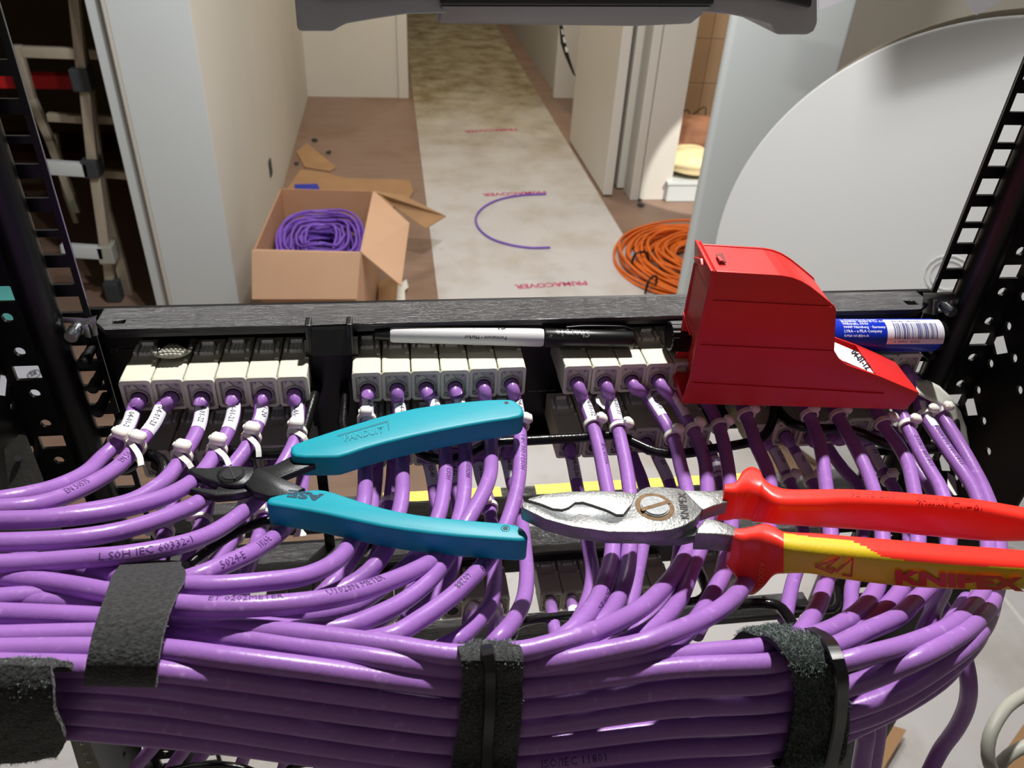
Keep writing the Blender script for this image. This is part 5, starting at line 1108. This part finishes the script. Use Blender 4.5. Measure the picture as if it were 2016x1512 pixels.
a = atZ(1767, 1099, ZH); b = atZ(1960, 1114, ZH); d = (b-a).normalized(); nS = d.cross(UPV).normalized(); nS = nS if nS.y < 0 else -nS
px_text('KNIPEX', (1763, 1149), (2017, 1163), (0, -25), a+nS*.0010, nS, RP, sh, 'lettering', .05)
def stroke(pts, w, p0, n, m, par, name='logo'):
    for (p, q) in zip(pts, pts[1:]):
        dx, dy = q[0]-p[0], q[1]-p[1]; L = math.hypot(dx, dy); ox, oy = -dy/L*w/2, dx/L*w/2; ex_, ey = dx/L*w*.35, dy/L*w*.35
        vv = [atP(x, y, p0, n) for x, y in ((p[0]-ex_+ox, p[1]-ey+oy), (q[0]+ex_+ox, q[1]+ey+oy), (q[0]+ex_-ox, q[1]+ey-oy), (p[0]-ex_-ox, p[1]-ey-oy))]
        link_at(mobj(name, pydata(name, vv, [(0, 1, 2, 3)]), m), par)
gl = lambda L: [(1400+.3056*x, 880+.3056*y) for x, y in L]
a2 = atZ(1614, 1085, ZH)
stroke(gl([(828, 712), (672, 772), (778, 812), (800, 790), (745, 778), (828, 712)]), 3, a2+nS*.0009, nS, RP, sh)
stroke(gl([(848, 826), (905, 834), (914, 716), (806, 808)]), 3, a2+nS*.0009, nS, RP, sh)
px_text('1000V', (1503, 1152), (1506, 1106), (-11, 0), atZ(1510, 1065, ZH)+nS*.001, nS, ORP, sh)
# ------------------------------------------------------------------ red label dispenser
rd = empty('label_dispenser', atZ(1560, 800, Z0-.232)); tag(rd, 'red plastic label dispenser standing on the cables, with a sloping outlet at the right', 'dispenser')
zb = Z0-.2320
B0 = atZ(1342, 795, zb); B1 = atZ(1783, 807, zb); e1_ = (B1-B0); e1_.z = 0; e1_.normalize(); e2_ = Vector((-e1_.y, e1_.x, 0)); e2_ = e2_ if e2_.y > 0 else -e2_
def rp(x, y, off=0): return atP(x, y, B0, e2_)+e2_*off
FT = rp(1407, 534); Bk = atZ(1389, 479, FT.z); TH = (Bk-FT).dot(e2_)
def rprism(name, pts, o0, th, m=REDB, bev=.0006): return quadprism(name, [rp(x, y)+e2_*o0 for x, y in pts], e2_*th, m, rd, bev)
arc = [(1539, 542), (1560, 546), (1578, 553), (1596, 564), (1614, 578), (1631, 592), (1644, 603), (1647, 612)]
side = [(1342, 795), (1360, 738), (1369, 682), (1392, 577), (1407, 534)]+arc+[(1643, 691), (1652, 706), (1667, 718), (1733, 741), (1811, 774), (1800, 790), (1783, 807)]
rprism('front_wall', side, 0, .0016); rprism('rear_wall', side, TH-.0016, .0016)
main = [(1372, 793), (1388, 700), (1373, 684), (1394, 579), (1409, 536)]+[(x-2, y+2) for x, y in arc]+[(1640, 691), (1648, 803)]
rprism('housing', main, .0015, TH-.003, REDB, 0)
rprism('base_plate', [(1346, 788), (1342, 795), (1783, 807), (1792, 797)], .0015, TH-.003, REDB, 0)
rprism('outlet_ramp', [(1640, 705), (1667, 732), (1733, 754), (1742, 803), (1645, 803)], .0015, TH-.003, REDB, 0)
rprism('outlet_lip', [(1729, 741), (1811, 774), (1800, 790), (1783, 805), (1736, 803)], .0012, TH-.0024, REDB, .0004)
pr = [rp(1650, 716, .0045), rp(1727, 748, .0045), rp(1727, 748, TH-.006), rp(1650, 716, TH-.006)]
for p in pr: p.z += .0006
quadprism('paper_label', pr, (0, 0, .0002), LBL, rd)
pL = pr[0]+UPV*.0003; nL = (pr[1]-pr[0]).cross(pr[2]-pr[1]).normalized()
px_text('04-01-12', (1675, 693), (1706, 728), (9, -6), pL+nL*.0002*(1 if nL.z > 0 else -1), nL, INK, rd, 'handwriting', .03)
rprism('moulded_rib', [(1403, 590.5), (1637, 602.5), (1637, 604.5), (1403, 592.5)], -.0007, .001, REDB, 0)
rprism('moulded_rib', [(1379, 678), (1641, 690), (1641, 692), (1379, 680)], -.0007, .001, REDB, 0)
rprism('moulded_rib', [(1362, 752), (1740, 774), (1739, 776), (1362, 754)], -.0007, .001, REDB, 0)
DR = mat('deep_red_recess', (120, 14, 16), .5, 0, .05)
def rtop(px_pts, dz, m, nm, th=.0004):
    P = [atZ(x, y, FT.z+dz) for x, y in px_pts]; quadprism(nm, P, (0, 0, th), m, rd)
rtop(((1409, 502), (1422, 499), (1430, 517), (1416, 517)), .0003, DR, 'latch_window'); rtop(((1411, 506), (1416, 505), (1424, 514), (1418, 515)), .0008, REDB, 'latch_tongue')
rprism('cover_rib', [(1398, 531), (1404, 531), (1410, 536), (1404, 560), (1396, 577)], -.001, TH+.0035, REDB, .0005)
rprism('cover_rib', [(1408, 531), (1411, 531), (1409, 545), (1405, 545)], -.001, TH+.0025, REDB, .0004)
lx = [atP(x, y, rp(1380, 640), e1_)-e1_*.0012 for x, y in ((1348, 617), (1349, 615), (1364, 658), (1362, 660))]
quadprism('slit', lx, e1_*.0006, REDG, rd)
quadprism('latch_block', [atP(x, y, rp(1404, 545), e1_)-e1_*.0035 for x, y in ((1379, 506), (1392, 509), (1394, 522), (1381, 518))], e1_*.004, REDB, rd, .0004)
# paper ribbon curling out behind the dispenser
rb_ = [((1802, 748), (1806, 776)), ((1826, 748), (1830, 788)), ((1850, 760), (1852, 798)), ((1874, 784), (1868, 812)), ((1892, 812), (1876, 832)), ((1903, 842), (1884, 856)), ((1909, 880), (1889, 890)), ((1912, 920), (1893, 930)), ((1912, 950), (1894, 960))]
v = []; f = []
for i, (a, b) in enumerate(rb_):
    oo = -.02+.008*i; v += [PD(a[0], a[1], oo), PD(b[0], b[1], oo)]
f = [(2*i, 2*i+1, 2*i+3, 2*i+2) for i in range(len(rb_)-1)]
me = pydata('ribbon', v, f); bm = bmesh.new(); bm.from_mesh(me); bmesh.ops.subdivide_edges(bm, edges=bm.edges, cuts=3, smooth=1, use_grid_fill=True); bmesh.ops.solidify(bm, geom=bm.faces, thickness=.0002); bm.to_mesh(me); bm.free()
ro = mobj('paper_ribbon', me, PLAST, None, True); tag(ro, 'white paper backing ribbon curling down from the red dispenser outlet', 'ribbon')
v = [PD(x, y, .03) for x, y in ((1866, 930), (1880, 940), (1886, 975), (1866, 975))]
o = quadprism('paper_scrap', v, (0, .0003, 0), PLAST); tag(o, 'pale paper scrap between the outer cables and the right upright', 'paper')
# ------------------------------------------------------------------ markers
def seg_cyl(name, path, l0, l1, r0, r1, m, par, sides=40, rib=0):
    a = path.frame(l0); b = path.frame(l1); v = []; f = []; n = 6
    rr = [(0, r0*.93), (.02, r0), (.98, r1), (1, r1*.93)]
    for t, r in rr:
        p, T, N_, B_ = path.frame(l0+(l1-l0)*t)
        for k in range(sides):
            an = 2*math.pi*k/sides; q = r*(1-(.06 if rib and k % 4 < 2 else 0)); v.append(p+(N_*math.cos(an)+B_*math.sin(an))*q)
    for i in range(len(rr)-1):
        for k in range(sides): f.append((i*sides+k, i*sides+(k+1) % sides, (i+1)*sides+(k+1) % sides, (i+1)*sides+k))
    f.append(tuple(range(sides))[::-1]); f.append(tuple((len(rr)-1)*sides+k for k in range(sides)))
    o = mobj(name, pydata(name, v, f), m); shade(o, 35); link_at(o, par); return o
zs = Z0-.2229+.0012+.0053
A = atZ(1245, 669, zs); B = atZ(738, 657, zs+.0035)
mk = empty('permanent_marker', (A+B)/2-UPV*.0053); tag(mk, 'white and black permanent marker lying on the jacks under the panel edge', 'marker')
mp_ = Path([A, B], .004)
LX_ = lambda x, y=664: mp_.at_px(x, y)
l1_, l2_ = LX_(1069), LX_(771)
mcap = seg_cyl('cap', mp_, 0, l1_, .0050, .0052, BLKP, mk); mbar = seg_cyl('barrel', mp_, l1_+.0003, l2_, .0049, .0044, WHB, mk); seg_cyl('end_plug', mp_, l2_, mp_.L, .0038, .0034, BLKP, mk)
pc_ = [mp_.surf(LX_(x), a, r) for x, a, r in ((1240, 1.0, .0053), (1225, 1.0, .0068), (1200, 1.0, .0070), (1150, 1.0, .0066), (1120, 1.0, .0058))]
tube('pocket_clip', pc_, .0006, BLKP, mk, .003, 8)
GT = mat('grey_embossed', (105, 106, 108), .35, 0, 0)
def mtext(s, x, size, m, ang, r, bold=0):
    text_on(mp_, s, LX_(x), size, m, mcap if x > 1069 else mbar, False, ang, r, bold=bold, name='lettering')
mtext('Sharpie', 1152, .0062, GT, .1, .00528, .02); mtext('®', 1092, .003, GT, -.2, .00526); mtext('Sharpie', 1003, .0072, INK, .95, .00505); mtext('Permanent • Marker', 990, .0027, INK, -.58, .00500, .015); mtext('ULTRA', 897, .0022, INK, .75, .00490); mtext('AP', 862, .0024, INK, .72, .00485)
zs = Z0-.2229+.0012+.0095
A = atZ(1316, 662, zs); B = atZ(1852, 660, zs)
bk2 = empty('blue_marker', (A+B)/2-UPV*.009); tag(bk2, 'thick blue marker with a white barcode label, behind the red dispenser', 'marker')
bp_ = Path([A, B], .004); LB_ = lambda x, y=660: bp_.at_px(x, y)
seg_cyl('cap', bp_, 0, LB_(1392), .0082, .0088, BLKP, bk2, 64, 1); seg_cyl('cap_face', bp_, -.0001, .0012, .0070, .0070, TSTEEL, bk2)
bbar = seg_cyl('barrel', bp_, LB_(1392), LB_(1834), .0092, .0092, BLUE, bk2, 48); seg_cyl('end_plug', bp_, LB_(1832), bp_.L, .0090, .0076, BLKP, bk2, 48)
bcl = sleeve(bp_, LB_(1728), LB_(1832), -.72, .98, LBL, None, .00932, 'barcode_label'); link_at(bcl, bk2)
BI = mat('blue_print', (40, 50, 120), .5, 0, 0); WI = mat('white_print', (225, 228, 240), .5, 0, 0)
def btext(s, x, size, m, ang, r=.00942, bold=.0):
    text_on(bp_, s, LB_(x), size, m, bcl if x > 1730 else bbar, False, ang, r, bold=bold, name='lettering')
btext('Art.-Nr. L4010099', 1741, .0022, BI, -.50, bold=.01)
btext('4  004900   850562', 1738, .0019, BI, .82)
random.seed(9); l = LB_(1746); le = LB_(1828); k = 0
while l < le:
    w = random.choice((.00018, .00018, .00035, .00055)); sleeve(bp_, l, l+w, -.34, .66, BI, bcl, .00941, 'bar'); l += w+random.choice((.0002, .0003, .0006))
for i, (s, an) in enumerate((('re Bleistift-Fabrik GmbH', -.72), ('Bleistiftstr. GmbH & Co. KG', -.53), ('Willstraße, 54-56', -.32), ('90449 Nürnberg · Germany', -.08), ('LYRA – a FILA Company', .18), ('E-Mail: info@lyra.de', .45))): btext(s, 1645, .0021 if i < 5 else .0017, WI, an, .00925, .02)
# knurled grey connector tip resting on the leftmost jacks
kt = empty('knurled_plug', atZ(336, 690, Z0-.219)); tag(kt, 'small black plug with a knurled pale end, lying on the leftmost jacks', 'plug')
kc = atZ(336, 689, Z0-.2175); bm = bmesh.new()
for i in range(-4, 5):
    for j in range(-3, 4):
        if (i/4.6)**2+(j/3.4)**2 > 1: continue
        q = kc+Vector((i*.0021+(j % 2)*.0009, j*.0016-.0002, .0024*math.sqrt(max(0, 1-(i/5)**2-(j/3.8)**2))-.001))
        bmesh.ops.create_icosphere(bm, subdivisions=1, radius=.00115, matrix=Matrix.Translation(q) @ Matrix.Diagonal((1.1, .8, .8, 1)))
o = mobj('knurled_end', from_bm('k', bm), mat('pale_knurl', (176, 176, 164), .6, 0, .05), None, True); link_at(o, kt)
bm = bmesh.new(); bmesh.ops.create_uvsphere(bm, u_segments=24, v_segments=12, radius=1); bm.transform(Matrix.Translation(kc+Vector((0, .0012, -.001))) @ Matrix.Diagonal((.0098, .0064, .0028, 1)))
o = mobj('plug_core', from_bm('k', bm), mat('pale_core', (150, 150, 140), .7, 0, .05), None, True); link_at(o, kt)
o = quadprism('plug_body', [atZ(x, y, Z0-.2150) for x, y in ((308, 690), (311, 662), (325, 652), (360, 652), (374, 664), (368, 684), (350, 676), (330, 676))], (0, 0, -.003), BLKP, kt, .0008)
# things glimpsed through the holes of the left upright
tc_ = [atZ(x, y, .0) for x, y in ((-120, 640), (55, 640), (36, 585), (-130, 585))]
o = quadprism('teal_carton', tc_, (0, 0, .10), TEALP); tag(o, 'teal carton on the floor, glimpsed through the left upright', 'carton')
wbd = quadprism('white_board', [atZ(x, y, .003) for x, y in ((-110, 652), (88, 652), (112, 800), (-110, 800))], (0, 0, .004), LBL); tag(wbd, 'white sheet with a circled mark, seen through a square hole of the left upright', 'sheet')
p0 = Vector((0, 0, .0085)); nY = Vector((0, 0, 1))
me = text_mesh('SR', 1, 0, 'LEFT', 0, 3, 0, .02); xs = [q.co.x for q in me.vertices]; x0, w = min(xs), max(xs)-min(xs)
xf(me, lambda c: atP(60+15*(c.x-x0)/w-2*c.y/.7, 742-5*(c.x-x0)/w-8*c.y/.7, p0, nY)); q = mobj('lettering', me, INK); q.parent = wbd
tube_o = tube('lettering', [atZ(67+13*math.cos(t*.5236), 737-8*math.sin(t*.5236)-3*math.cos(t*.5236), .0085) for t in range(13)], .0018, INK, None, .01, 6); tube_o.parent = wbd
